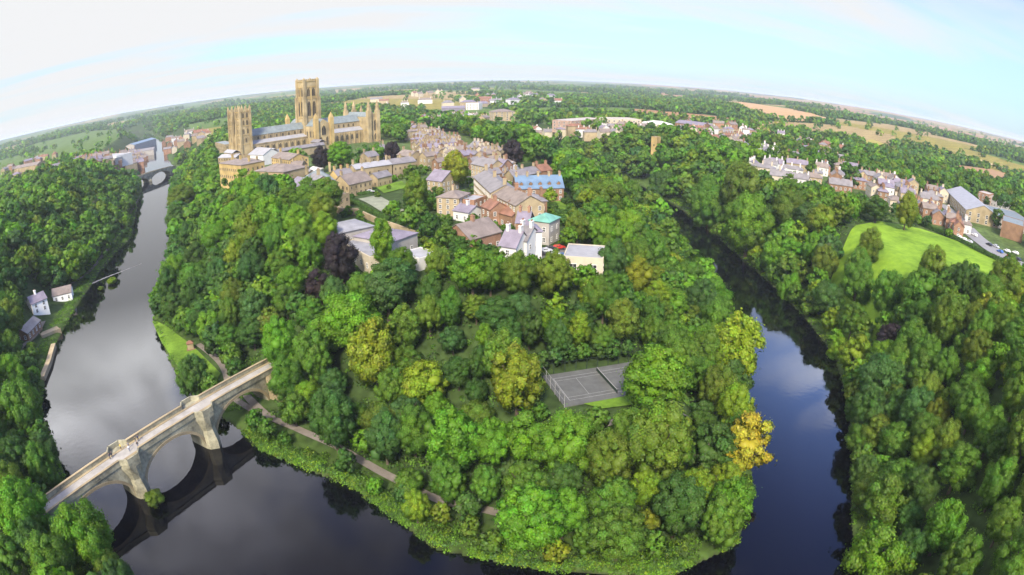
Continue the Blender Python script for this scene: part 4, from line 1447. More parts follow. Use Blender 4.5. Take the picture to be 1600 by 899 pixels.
eave((620, 242), (640, 245), 10, 8, STONE2, SLATEB, rh=3, name='almoner_house', label='stone house with brown roof at the west end of the street roofs', cat='building', chim=2, wst='stone')
# the modern block with the courtyard
eave((524, 367), (584, 354), 15, 5, PALE, FELT, rh=1.6, style='hip', name='flat_roofed_hall', label='low hall with wide grey hipped roof, westernmost of the courtyard block', cat='building', chim=0, gap=3.5, zoff=1)
eave((534, 383), (578, 408), 9, 4.5, CREAMR, FELT, rh=1.2, style='flat', name='courtyard_wing', label='long beige wing of the courtyard block facing the copper beech', cat='building', chim=0, gap=4)
eave((611, 379), (652, 364), 17, 6, PALE, SLATEP, rh=2.2, style='hip', name='courtyard_hall', label='pale stone hall with purple grey hipped roof beside the tall poplar', cat='building', chim=0, gap=6, floors=1)
eave((626, 397), (655, 407), 8, 3.5, WHITE, LEADW, rh=0.5, style='flat', name='garden_store', label='small white flat roofed store at the garden wood edge', cat='shed', chim=0, win=False)
# houses along the street
eave((682, 309), (717, 311), 12, 8, CREAM, SLATEB, rh=2.4, style='hip', name='cream_house', label='square cream house with brown hipped roof near the round lime tree', cat='house', chim=1, floors=3)
eave((719, 313), (741, 315), 11, 6.5, BRICK, LEADW, rh=0.8, style='flat', name='brick_annexe', label='orange brick annexe with white flat top beside the square cream house', cat='house', chim=0)
eave((708, 329), (732, 333), 9, 4, WHITE, SLATEP, rh=2, name='white_cottage', label='small white cottage in the garden below the square cream house', cat='house', chim=1)
eave((740, 276), (767, 301), 12, 10, CREAM, SLATE, rh=3, name='stone_terrace', label='tall cream stone terrace house farther up the street with grey roof', cat='house', chim=3, floors=3)
eave((767, 303), (806, 322), 12, 9, CREAM, SLATEB, rh=3.4, name='cream_terrace', label='long cream fronted terrace with brown roof and end brick gable', cat='house', chim=3, floors=3, chm=BRICK)
eave((808, 296), (881, 294), 12, 6.5, BRICK2, SLATEBLUE, rh=5, name='blue_roofed_hall', label='long brick hall under a bright blue slate roof with dormers', cat='building', chim=5, floors=2, dorm=5, chm=CREAM)
eave((816, 317), (855, 315), 12, 8.5, BRICK2, SLATE, rh=2.6, style='hip', name='brick_house', label='square brown brick house with grey hipped roof above the lawns', cat='house', chim=2)
eave((735, 375), (783, 362), 13, 5.5, BRICK, SLATEB, rh=4, name='brick_lodge', label='low orange brick lodge with broad brown roof among garden trees', cat='house', chim=1, floors=1)
eave((780, 384), (806, 388), 9, 6.5, WHITE, SLATEP, rh=4, name='white_gabled_house', label='white gabled house with tall chimney above the wood edge', cat='house', chim=2)
eave((803, 374), (823, 377), 9, 7.5, WHITE, SLATE, rh=3.4, name='white_tall_house', label='tall white house with grey roof between gabled house and white block', cat='house', chim=2)
eave((824, 363), (847, 362), 9, 9, WHITE, SLATEP, rh=1.8, style='hip', name='white_block', label='tall white block with small grey roof beside the car park', cat='house', chim=0, floors=3)
eave((827, 345), (858, 349), 9, 8, PALE, COPPER, rh=2.2, style='hip', name='copper_roofed_house', label='pale house with bright green copper roof above the car park', cat='house', chim=0, floors=2)
eave((806, 349), (826, 350), 10, 7, BRICK, SLATEP, rh=3, name='brick_end_house', label='narrow brick house with purple roof beside the green copper roof', cat='house', chim=2)
eave((880, 401), (943, 405), 15, 5, CREAMR, LEADW, rh=0.6, style='flat', name='white_flat_hall', label='cream hall with wide white flat roof at the wood edge', cat='building', chim=0, floors=1, ww=2.2, wh=2.2, gap=4)
eave((770, 330), (800, 338), 8, 5, BRICK2, TILE, rh=2.5, name='tiled_cottage', label='brown cottage with red tiled roof behind the brick lodge', cat='house', chim=1)
eave((752, 322), (766, 328), 8, 6.5, BRICK, TILE, rh=2.6, name='brick_cottage', label='orange brick cottage with red tiled roof beside the street', cat='house', chim=1)
eave((666, 281), (690, 284), 13, 6, STONE2, SLATEP, rh=4.5, name='purple_roofed_house', label='low house with steep purple slate roof west of the round lime tree', cat='house', chim=0)
eave((736, 256), (764, 262), 11, 9, CREAM, SLATE, rh=3.5, name='cream_villa', label='cream street house beside the orange brick terrace end', cat='house', chim=2, floors=3)
eave((764, 259), (783, 261), 11, 9, BRICK, SLATEP, rh=3.5, name='orange_terrace_end', label='orange brick house with bay front ending the street row', cat='house', chim=2, floors=3)
eave((787, 266), (803, 267), 9, 5, WHITE, LEADW, rh=2.5, name='pale_roofed_house', label='small house with pale blue roof beyond the orange brick terrace end', cat='house', chim=1)
eave((803, 277), (824, 275), 10, 5, STONE2, SLATE, rh=3, name='low_grey_house', label='low house with grey roof behind the bright blue roofed hall', cat='house', chim=1)
eave((826, 273), (846, 269), 10, 5, STONE2, SLATE, rh=3, name='low_slate_house', label='low house with grey roof next to the pink tiled house', cat='house', chim=2)
eave((846, 268), (863, 266), 10, 5.5, BRICK, TILE, rh=3, name='pink_tiled_house', label='low house with pink tiled roof at the gorge wood edge', cat='house', chim=2)

# ------------------------------------------------------------------ crowded street houses and the far town (scattered, then labelled by what sets each apart)
TOWN = []


def town(poly, n, hs, walls, roofs, angs, Lr, Wr, group, win=True, chim=(1, 3), style=('gable', 'gable', 'gable', 'hip'), name='house', cat='house', tries=400, sp=0.62, zlook=0.0):
    xs = [p[0] for p in poly]
    ys = [p[1] for p in poly]
    made = 0
    for _ in range(tries):
        if made >= n:
            break
        px, py = RND.uniform(min(xs), max(xs)), RND.uniform(min(ys), max(ys))
        if not bool(inside(np.array([px]), np.array([py]), poly)[0]):
            continue
        x, y, z = land(px, py, zlook)
        Ln, W_ = RND.uniform(*Lr), RND.uniform(*Wr)
        if any(math.hypot(x - b[0], y - b[1]) < sp * (math.hypot(Ln, W_) + math.hypot(b[2], b[3])) / 2 + 1 for b in BLD):
            continue
        h = RND.uniform(*hs)
        wi, ri = RND.choice(walls), RND.choice(roofs)
        o = build(x, y, Ln, W_, rad(RND.choice(angs) + RND.uniform(-6, 6)), h, wi[0], ri[0], rh=W_ * RND.uniform(0.28, 0.4), style=RND.choice(style), name=name, cat=cat, group=group,
                  chim=RND.randint(*chim), win=win)
        TOWN.append((o, x, y, z + h, wi[1], ri[1]))
        made += 1


WL = [(CREAM, 'cream'), (BRICK, 'orange brick'), (BRICK2, 'brown brick'), (STONE2, 'stone'), (WHITE, 'white'), (CREAMR, 'buff')]
RL = [(SLATE, 'grey'), (SLATEP, 'purple'), (SLATEB, 'brown'), (TILE, 'red tiled')]
town([(634, 209), (660, 206), (700, 222), (750, 240), (785, 252), (770, 262), (735, 262), (728, 275), (700, 270), (660, 262), (655, 240)], 66, (6.5, 9), [WL[0], WL[3], WL[3], WL[2], WL[5]], RL[:3] + [RL[2]], (38, 128, 42), (7, 12), (6, 8.5), 'roofs crowded along the old street', tries=2500, sp=0.47)
town([(745, 265), (790, 268), (800, 290), (770, 290), (750, 275)], 8, (6, 8), WL[:4], RL[:3], (38, 128), (8, 13), (7, 9), 'roofs crowded along the old street', sp=0.55)
town([(660, 188), (700, 180), (780, 186), (800, 205), (745, 214), (700, 212), (660, 200)], 22, (6, 9), WL, RL, (20, 110, 60), (9, 16), (7, 10), 'houses of the town behind the cathedral', win=False)
town([(780, 205), (830, 208), (900, 208), (1000, 205), (1010, 215), (930, 222), (850, 218), (790, 214)], 26, (6, 9), WL, RL, (10, 100), (9, 18), (7, 10), 'houses of the town behind the cathedral', win=False)
town([(580, 158), (660, 148), (760, 140), (860, 150), (900, 160), (830, 168), (700, 168), (600, 170)], 30, (7, 11), [WL[4], WL[0], WL[5], WL[1]], RL, (10, 100, 40), (16, 34), (10, 16), 'large houses on the far wooded rise', win=False)
town([(1025, 205), (1080, 195), (1150, 200), (1250, 222), (1340, 245), (1330, 262), (1200, 255), (1110, 240), (1040, 230)], 60, (6, 8), WL, RL, (-20, 70, 30), (9, 17), (7, 10), 'houses on the eastern hillside', win=False)
town([(1150, 257), (1200, 258), (1250, 275), (1262, 292), (1230, 300), (1180, 285)], 9, (6, 8), [WL[4], WL[4], WL[5]], [RL[0], RL[1]], (-30, 60), (10, 18), (7, 9), 'white houses above the eastern gorge')
town([(1240, 270), (1330, 268), (1400, 290), (1440, 310), (1420, 322), (1340, 312), (1280, 300)], 23, (6, 8), WL, [RL[0], RL[1], RL[2]], (-25, 65), (10, 18), (7, 9), 'houses between the gorge and the road')
town([(1375, 300), (1440, 300), (1480, 310), (1478, 345), (1440, 352), (1400, 335)], 12, (6.5, 8.5), WL, [RL[0], RL[1], RL[2]], (-25, 65), (9, 14), (7, 9), 'houses between the gorge and the road')
town([(1425, 335), (1462, 350), (1500, 372), (1508, 364), (1470, 338), (1440, 330)], 9, (5, 6.5), WL[:2] + [WL[4]], RL, (-40, 50), (7, 11), (6, 8), 'houses along the playing field hedge')
town([(0, 268), (30, 262), (80, 245), (130, 258), (125, 272), (60, 282), (10, 292)], 18, (7, 9), WL[:4], RL, (20, 110, 60), (10, 20), (8, 11), 'houses of the western town', win=False)
town([(125, 255), (170, 248), (215, 244), (232, 250), (215, 268), (170, 268), (130, 270)], 40, (8, 11), WL[:4], [RL[0], RL[1], RL[2], RL[2]], (30, 120, 60), (12, 24), (8, 12), 'houses of the western town', win=False)
town([(245, 222), (300, 212), (330, 215), (300, 236), (262, 242)], 18, (8, 11), WL, RL, (30, 120), (12, 22), (9, 12), 'houses of the western town', win=False)
# large single buildings of the town
eave((1018, 207), (1027, 208), 7, 17, STONE3, SLATE, rh=1, style='flat', name='church_tower', label='square yellow stone church tower standing out of the gorge woodland', cat='church', chim=0, wst='stone', floors=2, gap=3.4)
for p1, p2, W_, h, wl, rf, st, lb in [
    ((893, 190), (945, 186), 26, 11, PINK, PALE, 'flat', 'pink brick campus block with flat pale roof beyond the town'),
    ((948, 187), (1002, 188), 30, 14, CREAMR, PALE, 'flat', 'long cream campus block with flat roof beyond the town'),
    ((1004, 193), (1052, 196), 26, 12, CREAMR, WHITE, 'hip', 'cream campus hall with white vaulted roof beside the long cream block'),
    ((1055, 192), (1098, 197), 22, 9, BRICK2, SLATEP, 'gable', 'brown brick hall with purple roof at the campus edge'),
    ((772, 197), (805, 196), 22, 12, CREAM, SLATEB, 'hip', 'cream mansion with brown hipped roof in the town trees'),
    ((690, 170), (727, 169), 24, 9, SLATEP, SLATEP, 'gable', 'dark roofed shed on the far wooded rise'),
    ((728, 162), (748, 162), 18, 13, WHITE, LEADW, 'flat', 'white tower block on the far wooded rise'),
    ((137, 240), (181, 236), 26, 12, WHITE, LEADW, 'flat', 'white flat roofed store block in the western town'),
    ((183, 243), (240, 233), 28, 10, PALE, SLATE, 'gable', 'wide grey roofed market hall beside the white store block'),
    ((210, 228), (244, 218), 24, 15, PALE, SLATEBLUE, 'gable', 'tall hall with blue grey roof in the western town'),
    ((22, 265), (58, 258), 20, 13, STONE2, SLATEB, 'gable', 'stone church with brown roof on the western edge'),
    ((134, 251), (180, 245), 14, 5, PALE, LEADG, 'flat', 'low pale green roofed arcade below the white store block')]:
    eave(p1, p2, W_, h, wl, rf, rh=3.5, style=st, name='town_block', label=lb, cat='building', chim=0, win=h > 9 and p1[0] > 700, gap=6, ww=2.0, wh=1.8)
# the large buildings by the eastern road
eave((1478, 297), (1510, 328), 25, 7, STONE2, LEADW, rh=5, name='leisure_hall', label='large stone gabled hall with long pale roof beside the road', cat='building', chim=0, gap=5, ww=1.6, wh=2.2)
eave((1532, 320), (1560, 340), 30, 7, PALE, LEADG, rh=1, style='flat', name='flat_roofed_store', label='flat roofed pale store behind the roadside trees', cat='building', chim=0)
eave((1566, 346), (1600, 356), 26, 9, BRICK2, LEADG, rh=1, style='flat', name='roadside_block', label='big plain tan brick block with green flat roof above the road', cat='building', chim=0, win=False)
eave((1545, 304), (1585, 318), 24, 8, WHITE, PALE, rh=1, style='flat', name='prison_wing', label='white flat roofed wing behind the tan brick block', cat='building', chim=0)
eave((1528, 300), (1545, 305), 18, 9, BRICK, PALE, rh=1, style='flat', name='prison_gate', label='small brick block with pale roof north of the white wing', cat='building', chim=0)
# mill buildings on the western bank
eave((50, 480), (74, 470), 9, 5.5, LIME, SLATEP, rh=2.6, name='white_mill_house', label='tall white mill house with purple slate roof on the river bank', cat='house', chim=1, floors=2)
eave((82, 464), (111, 457), 8, 3.6, LIME, SLATEB, rh=2.6, name='mill', label='long white mill with brown roof beside the weir', cat='mill', chim=0, floors=1)
eave((44, 526), (64, 505), 7, 3.2, BRICK2, SLATE, rh=2.2, name='boathouse', label='low dark roofed boathouse south of the white mill house', cat='shed', chim=0, floors=1, sink=1)


# ------------------------------------------------------------------ the stone bridge
def arch_bridge(p0, p1, spans, pier, springz, crownz, deckz, half, label, name='stone_bridge', ext=(8, 24), parapet=1.1, refuge=True):
    """p0-p1: centre line between the two abutments"""
    a, b = Vector(p0), Vector(p1)
    Ln = (b - a).length
    ang = math.atan2(b.y - a.y, b.x - a.x)
    root = empty(name, (a.x, a.y, 0), ang, label=label, cat='bridge')
    n = spans
    sw = (Ln - pier * (n - 1)) / n
    xs = [-ext[0]]
    prof = {-ext[0]: -3.0}

    def deck(x):
        t = (x - Ln / 2) / (Ln / 2)
        return deckz - 0.9 * t * t
    P = [(-ext[0], -3.0, -1), (0.0, -3.0, -1)]
    for k in range(n):
        s = k * (sw + pier)
        P.append((s + 0.001, springz - 4.0, k))
        M = 28
        for i in range(M + 1):
            u = i / M
            x = s + 0.002 + (sw - 0.004) * (0.5 - 0.5 * math.cos(math.pi * u))
            c = 2 * (x - s) / sw - 1
            P.append((x, springz + (crownz - springz) * math.sqrt(max(0, 1 - abs(c) ** 2.15)), k))
        P.append((s + sw - 0.001, springz - 4.0, k))
    P += [(Ln, -3.0, -1), (Ln + ext[1], -3.0, -1)]
    q = MB()
    V, F = [], []
    for (x, zb, k) in P:
        V += [(x, -half, zb), (x, half, zb), (x, half, deck(x)), (x, -half, deck(x))]
    for i in range(len(P) - 1):
        o = i * 4
        F += [(o, o + 4, o + 7, o + 3), (o + 1, o + 2, o + 6, o + 5), (o + 3, o + 7, o + 6, o + 2), (o, o + 1, o + 5, o + 4)]
    F += [(0, 3, 2, 1), tuple((len(P) - 1) * 4 + j for j in (0, 1, 2, 3))]
    q.add(V, F, BRIDGE)
    body = q.obj('arches', root)
    # voussoir rings stand a little proud of the spandrels
    for k in range(n):
        s = k * (sw + pier)
        for sd in (-1, 1):
            V, F = [], []
            for i in range(25):
                c = -math.cos(math.pi * i / 24)
                x = s + sw * (c + 1) / 2
                z = springz + (crownz - springz) * math.sqrt(max(0, 1 - abs(c) ** 2.15))
                d = Vector((c * 0.9, math.sqrt(max(0, 1 - c * c)))).normalized() * 0.75
                y = sd * (half + 0.003)
                for (xx, zz) in ((x, z + 0.02), (x + d.x, z + d.y)):
                    V += [(xx, y, zz), (xx, y + sd * 0.14, zz)]
            for i in range(24):
                o = i * 4
                F += [(o, o + 4, o + 5, o + 1), (o + 2, o + 3, o + 7, o + 6), (o + 1, o + 5, o + 7, o + 3)]
            MB().add(V, F, STONE2).obj('arch_ring', root)
    for sd in (-1, 1):
        V, F = [], []
        M = 60
        y0, y1 = sd * (half + 0.2), sd * (half - 0.25)
        gaps = [k * (sw + pier) - pier / 2 for k in range(1, n)]
        segs = []
        if refuge:
            e = [-ext[0]] + gaps + [Ln + ext[1]]
            for i in range(len(e) - 1):
                segs.append((e[i] + (3.2 if i else 0), e[i + 1] - (3.2 if i < len(e) - 2 else 0)))
        else:
            segs = [(-ext[0], Ln + ext[1])]
        q = MB()
        for (s0, s1) in segs:
            V, F = [], []
            for i in range(21):
                x = s0 + (s1 - s0) * i / 20
                z = deck(x)
                V += [(x, y0, z - 0.35), (x, y1, z - 0.35), (x, y1, z + parapet), (x, y0, z + parapet)]
            for i in range(20):
                o = i * 4
                F += [(o + j, o + 4 + j, o + 4 + (j + 1) % 4, o + (j + 1) % 4) for j in range(4)]
            F += [(0, 1, 2, 3), (80, 83, 82, 81)]
            q.add(V, F, BRIDGE)
            V, F = [], []
            for i in range(21):
                x = s0 + (s1 - s0) * i / 20
                z = deck(x) + parapet
                V += [(x, y0 + sd * 0.1, z + 0.004), (x, y1 - sd * 0.1, z + 0.004), (x, y1 - sd * 0.1, z + 0.2), (x, y0 + sd * 0.1, z + 0.2)]
            for i in range(20):
                o = i * 4
                F += [(o + j, o + 4 + j, o + 4 + (j + 1) % 4, o + (j + 1) % 4) for j in range(4)]
            F += [(0, 1, 2, 3), (80, 83, 82, 81)]
            q.add(V, F, STONE2)
        if refuge:
            for g in gaps:
                z = deck(g)
                for (xa, ya), (xb, yb) in (((g - 3.2, 0.0), (g - 1.7, 1.8)), ((g - 1.7, 1.8), (g + 1.7, 1.8)), ((g + 1.7, 1.8), (g + 3.2, 0.0))):
                    A, B = Vector((xa, sd * (half + ya))), Vector((xb, sd * (half + yb)))
                    d = (B - A).normalized()
                    nn = Vector((-d.y, d.x)) * 0.2
                    A -= d * 0.12
                    B += d * 0.12
                    q.prism([(A + nn)[:], (B + nn)[:], (B - nn)[:], (A - nn)[:]], z - 0.3, z + parapet + 0.15, BRIDGE)
        q.obj('parapet', root)
    # roadway and flags along both sides
    for y0, y1, up, m, nm in ((-half + 1.05, half - 1.05, 0.03, ROADD, 'roadway'), (-half + 0.26, -half + 1.04, 0.12, STONE2, 'kerb_walk'), (half - 1.04, half - 0.26, 0.12, STONE2, 'kerb_walk')):
        V = []
        for i in range(31):
            x = -ext[0] + (Ln + ext[0] + ext[1]) * i / 30
            V += [(x, y0, deck(x) + up), (x, y1, deck(x) + up), (x, y1, deck(x) + 0.004), (x, y0, deck(x) + 0.004)]
        F = []
        for i in range(30):
            o = i * 4
            F += [(o + j, o + 4 + j, o + 4 + (j + 1) % 4, o + (j + 1) % 4) for j in range(4)]
        MB().add(V, F, m).obj(nm, root)
    # piers with pointed cutwaters that rise to the refuges
    for k in range(1, n):
        g = k * (sw + pier) - pier / 2
        zt = deck(g)
        q = MB()
        q.box(g - 0.8, g + 0.8, -half - 0.5, half + 0.5, -2.5, zt - 1.5, BRIDGE)
        for sd in (-1, 1):
            y = sd * (half + 0.002)
            pts0 = [(g - pier / 2, y), (g + pier / 2, y), (g + pier / 2 - 0.3, y + sd * 1.3), (g, y + sd * 2.9), (g - pier / 2 + 0.3, y + sd * 1.3)]
            pts1 = [(g - 3.2, y), (g + 3.2, y), (g + 1.75, y + sd * 1.9), (g, y + sd * 1.98), (g - 1.75, y + sd * 1.9)]
            if not refuge:
                pts1 = [(g - pier / 2 + .4, y), (g + pier / 2 - .4, y), (g + 0.7, y + sd * 0.6), (g, y + sd * 0.9), (g - 0.7, y + sd * 0.6)]
                q.prism(pts0, -3, springz + 1.2, BRIDGE).prism(pts0, springz + 1.2, springz + 3, BRIDGE, pts1)
            else:
                ptm = [(g - 1.9, y), (g + 1.9, y), (g + 1.5, y + sd * 1.2), (g, y + sd * 1.9), (g - 1.5, y + sd * 1.2)]
                q.prism(pts0, -3, 2.4, BRIDGE).prism(pts0, 2.4, 5.4, BRIDGE, ptm).prism(ptm, 5.4, 9.0, BRIDGE, pts1).prism(pts1, 9.0, zt - 0.002, BRIDGE)
        q.obj('pier', root)
    return root, ang, Ln, deck


BR, BANG, BLN, BDECK = arch_bridge((-99.3, 70.3), (-71.2, 136.8), 3, 4.4, 0.4, 8.3, 10.5, 2.9, 'three arched stone river bridge with pointed piers and people crossing', ext=(9, 26))
for k in range(-12, 12):
    t = BLN / 2 + k * 4.6
    NOTREE.append((-99.3 + (t) * math.cos(BANG), 70.3 + t * math.sin(BANG), 3.4))
# sloping wing wall at the wooded end
q = MB()
q.add([(BLN + 0.5, -2.92, -1), (BLN + 14, -2.92, -1), (BLN + 14, -2.92, 8.5), (BLN + 0.5, -2.92, 9.3), (BLN + 0.5, -9.5, -1), (BLN + 3.5, -10.5, -1), (BLN + 3.5, -10.5, 2.2), (BLN + 0.5, -9.5, 2.2)],
      [(0, 1, 2, 3), (4, 7, 6, 5), (0, 4, 5, 1), (1, 5, 6, 2), (2, 6, 7, 3), (3, 7, 4, 0)], STONE2)
ww_ = q.obj('wing_wall', BR)

# the distant two arched bridge
fa, fb = at(196, 293, 3), at(262, 270, 3)
arch_bridge(fa, fb, 2, 6, 0.5, 7.5, 9.5, 4.0, 'distant grey stone bridge of two wide arches over the upstream river', ext=(15, 15), refuge=False)

# weir across the river with its overgrown end
wa, wb = at(108, 458, 0), at(222, 412, 0)
mw = mat('weir_foam', (0.17, 0.17, 0.17), rough=0.5, var=0.25, fine=1.5)
wv, wf = [], []
for i in range(41):
    t = i / 40
    x, y = wa[0] + (wb[0] - wa[0]) * t, wa[1] + (wb[1] - wa[1]) * t
    o = 2.5 * math.sin(t * 9) * (1 - t)
    w = (4.5 * (1 - t) ** 1.5 + 0.25) * RND.uniform(0.55, 1.2)
    wv += [(x + o * 0.5 - 0.2 * w, y + o * 0.3 + 0.9 * w, 0.10), (x + o * 0.5, y + o * 0.3, 0.16), (x + o * 0.5 + 0.2 * w, y + o * 0.3 - 0.5 * w - 0.3, 0.015)]
    if i:
        b = 3 * i
        wf += [(b - 3, b, b + 1, b - 2), (b - 2, b + 1, b + 2, b - 1)]
o = MB().add(wv, wf, mw).obj('weir')
setp(o, 'pale weir of broken water slanting across the river from the mill', 'weir')

# the river wall below the mill
ra, rb_ = Vector(at(84, 540, 1)), Vector(at(66, 592, 1))
rwv = [ra, Vector(at(76, 568, 1)), rb_]
q = MB()
for i in range(2):
    d = (rwv[i + 1] - rwv[i]).normalized()
    n_ = Vector((-d.y, d.x)) * 1.1
    q.prism([(rwv[i] + n_)[:], (rwv[i + 1] + n_)[:], (rwv[i + 1] - n_)[:], (rwv[i] - n_)[:]], -1.5, 1.9 - 0.01 * i, CREAM)
setp(q.obj('river_wall'), 'pale stone embankment wall along the water below the boathouse', 'wall')
tx_, ty_, tz_ = land(78, 520)
q = MB().box(-5, 5, -3.5, 3.5, -3, 0.5, CREAM).box(-5, 5, -3.5, -3.2, 0.5, 1.3, CREAM).box(-5, -4.7, -3.2, 3.5, 0.5, 1.3, CREAM)
o = q.obj('river_terrace')
o.location = (tx_, ty_, tz_)
o.rotation_euler = (0, 0, rad(60))
setp(o, 'small paved stone terrace between boathouse and river', 'terrace')

# the stone shelter on the riverside lawn
sx_, sy_, sz_ = land(299, 547)
r_ = empty('garden_monument', (sx_, sy_, sz_), rad(30), label='small brown stone monument standing on the riverside lawn', cat='monument')
MB().box(-1.6, 1.6, -1.2, 1.2, -0.5, 0.6, BRICK2).obj('plinth', r_)
MB().box(-1.1, 1.1, -0.8, 0.8, 0.6, 2.6, STONE2).obj('body', r_)
MB().hip(-1.1, 1.1, -0.8, 0.8, 2.601, 3.7, TILE, 0.25).obj('roof', r_)

# ------------------------------------------------------------------ tennis court
ca0, ca1, ca2, ca3 = [Vector(at(*p, 14.15)) for p in ((850, 590), (1000, 566), (1000, 620), (872, 634))]
cc = (ca0 + ca1 + ca2 + ca3) / 4
cang = math.atan2((ca1 - ca0).y, (ca1 - ca0).x)
CW, CH = 33.0, 15.5
ccx, ccy = (ca0 + ca3)[0] / 2 + CW / 2 * math.cos(cang) + 0.5, (ca0 + ca3)[1] / 2 + CW / 2 * math.sin(cang)
tcz = 14.25
court = empty('tennis_court', (ccx, ccy, tcz), cang, label='grey tarmac tennis court with faint white lines in a clearing', cat='tennis court')
MB().box(-CW / 2, CW / 2, -CH / 2, CH / 2, -0.6, 0.0, COURTM).obj('surface', court)
q = MB()
ox = -2.5
for (x0, x1, y0, y1) in ((-11.9, 11.9, -5.5, -5.4), (-11.9, 11.9, 5.4, 5.5), (-11.9, 11.9, -4.15, -4.07), (-11.9, 11.9, 4.07, 4.15), (-11.95, -11.83, -5.39, 5.39), (11.83, 11.95, -5.39, 5.39), (-6.45, -6.37, -4.06, 4.06), (6.37, 6.45, -4.06, 4.06)):
    q.box(x0 + ox, x1 + ox, y0, y1, 0.004, 0.012, LINE)
q.obj('line_marking', court)
nt_ = empty('tennis_net', (ccx + ox * math.cos(cang), ccy + ox * math.sin(cang), tcz), cang, label='dark tennis net strung across the grey court', cat='net')
MB().box(-0.04, 0.04, -6, 6, 0.05, 0.95, NETM).box(-0.06, 0.06, -6, 6, 0.951, 1.05, LINE).obj('mesh', nt_)
for s in (-6.1, 6.1):
    MB().box(-0.06, 0.06, s - 0.06, s + 0.06, 0, 1.15, BLACK).obj('post', nt_)
fr = empty('court_fence', (ccx, ccy, tcz), cang, label='tall thin wire fence round the grey tennis court', cat='fence')
for i in range(12):
    MB().box(-CW / 2 + i * CW / 11 - 0.05, -CW / 2 + i * CW / 11 + 0.05, CH / 2 + 0.02, CH / 2 + 0.12, -0.4, 3.0, NETM).obj('post', fr)
for i in range(6):
    MB().box(-CW / 2 - 0.12, -CW / 2 - 0.02, -CH / 2 + i * CH / 5 - 0.05, -CH / 2 + i * CH / 5 + 0.05, -0.4, 3.0, LINE).obj('post', fr)
MB().box(-CW / 2, CW / 2, CH / 2 + 0.05, CH / 2 + 0.09, 2.92, 2.99, NETM).box(-CW / 2 - 0.09, -CW / 2 - 0.05, -CH / 2, CH / 2, 2.92, 2.99, LINE).box(-CW / 2 - 0.09, -CW / 2 - 0.05, -CH / 2, CH / 2, 1.4, 1.46, LINE).obj('rail', fr)
drape('court_lawn', [(ccx + a * math.cos(cang) - b * math.sin(cang), ccy + a * math.sin(cang) + b * math.cos(cang)) for a, b in ((-12, -8.2), (17, -8.2), (17, -11), (4, -13), (-9, -11.5))], 0.5, LAWN, step=2)
ribbon('court_path', [(ccx + a * math.cos(cang) - b * math.sin(cang), ccy + a * math.sin(cang) + b * math.cos(cang)) for a, b in ((-14, -17), (-4, -17.5), (6, -17), (16, -14.5))], 2.2, 0.45, PATHM, step=2)


# ------------------------------------------------------------------ hedges and garden walls
def leaf_strip(name, pts, w, h, tint, seed, per=60, leaf=0.35, **k):
    g = np.random.default_rng(seed)
    V, Q, Nn, var, T = [], 0, [], [], []
    P = [np.array(p[:2], float) for p in pts]
    for a, b in zip(P[:-1], P[1:]):
        ln = np.linalg.norm(b - a)
        n = int(ln * per)
        t = g.random(n)
        d = (b - a) / ln
        nrm = np.array([-d[1], d[0]])
        c = a[None] + (b - a)[None] * t[:, None]
        an = g.uniform(0, math.pi, n)
        off = np.cos(an) * w / 2 * g.uniform(0.8, 1.15, n)
        zz = np.sqrt(np.abs(np.sin(an))) * h * g.uniform(0.55, 1.1, n)
        xy = c + nrm[None] * off[:, None]
        z = ground(xy[:, 0], xy[:, 1]) + zz
        q = np.stack([xy[:, 0], xy[:, 1], z], 1)
        dd = unit(np.stack([nrm[0] * np.cos(an), nrm[1] * np.cos(an), np.sin(an) + 0.2], 1))
        nf = unit(dd + g.normal(size=(n, 3)) * 0.5)
        tt = unit(np.cross(nf, unit(g.normal(size=(n, 3)))))
        bb = np.cross(nf, tt)
        s = leaf * g.uniform(0.6, 1.3, (n, 1))
        V.append(np.stack([q - tt * s, q - bb * s, q + tt * s, q + bb * s], 1).reshape(-1, 3))
        Nn.append(np.repeat(dd, 4, 0))
        var.append(np.repeat(np.clip(1 + g.normal(size=n) * 0.2, 0.5, 1.6), 4))
    V, Nn, var = np.concatenate(V), np.concatenate(Nn), np.concatenate(var)
    me = leaf_mesh(name, V, np.arange(len(V)).reshape(-1, 4), np.zeros((0, 3), int), Nn, var, LEAFT, np.tile(np.array(tint), (len(V), 1)))
    return setp(link(name, me), **k)


leaf_strip('hedge', lp((1418, 345), (1445, 355), (1480, 370), (1520, 390), (1568, 413)), 2.2, 2.4, TINT['D'], 1, label='long dark hedge between bright playing field and the road houses', cat='hedge')
leaf_strip('hedge', lp((862, 336), (885, 335), (908, 337)), 2.5, 2.2, TINT['D'], 2, label='dark hedge dividing the two small lawns below the brick house', cat='hedge')
leaf_strip('hedge', lp((543, 313), (575, 330), (610, 345)), 1.8, 1.8, TINT['D'], 3, label='dark clipped hedge along the terrace below the deanery', cat='hedge')
leaf_strip('hedge', lp((557, 306), (575, 303), (590, 300)), 1.5, 1.5, TINT['D'], 4, label='short dark hedge behind the gravel forecourt', cat='hedge')


def wall_run(name, pts, w, h, m, label):
    q = MB()
    P = [Vector(p[:2]) for p in pts]
    for i in range(len(P) - 1):
        d = (P[i + 1] - P[i]).normalized()
        n_ = Vector((-d.y, d.x)) * w / 2
        z = min(gz(*P[i]), gz(*P[i + 1]))
        zt = max(gz(*P[i]), gz(*P[i + 1])) + h
        q.prism([(P[i] + n_)[:], (P[i + 1] + n_)[:], (P[i + 1] - n_)[:], (P[i] - n_)[:]], z - 1, zt + 0.01 * i, m)
    return setp(q.obj(name), label, 'wall')


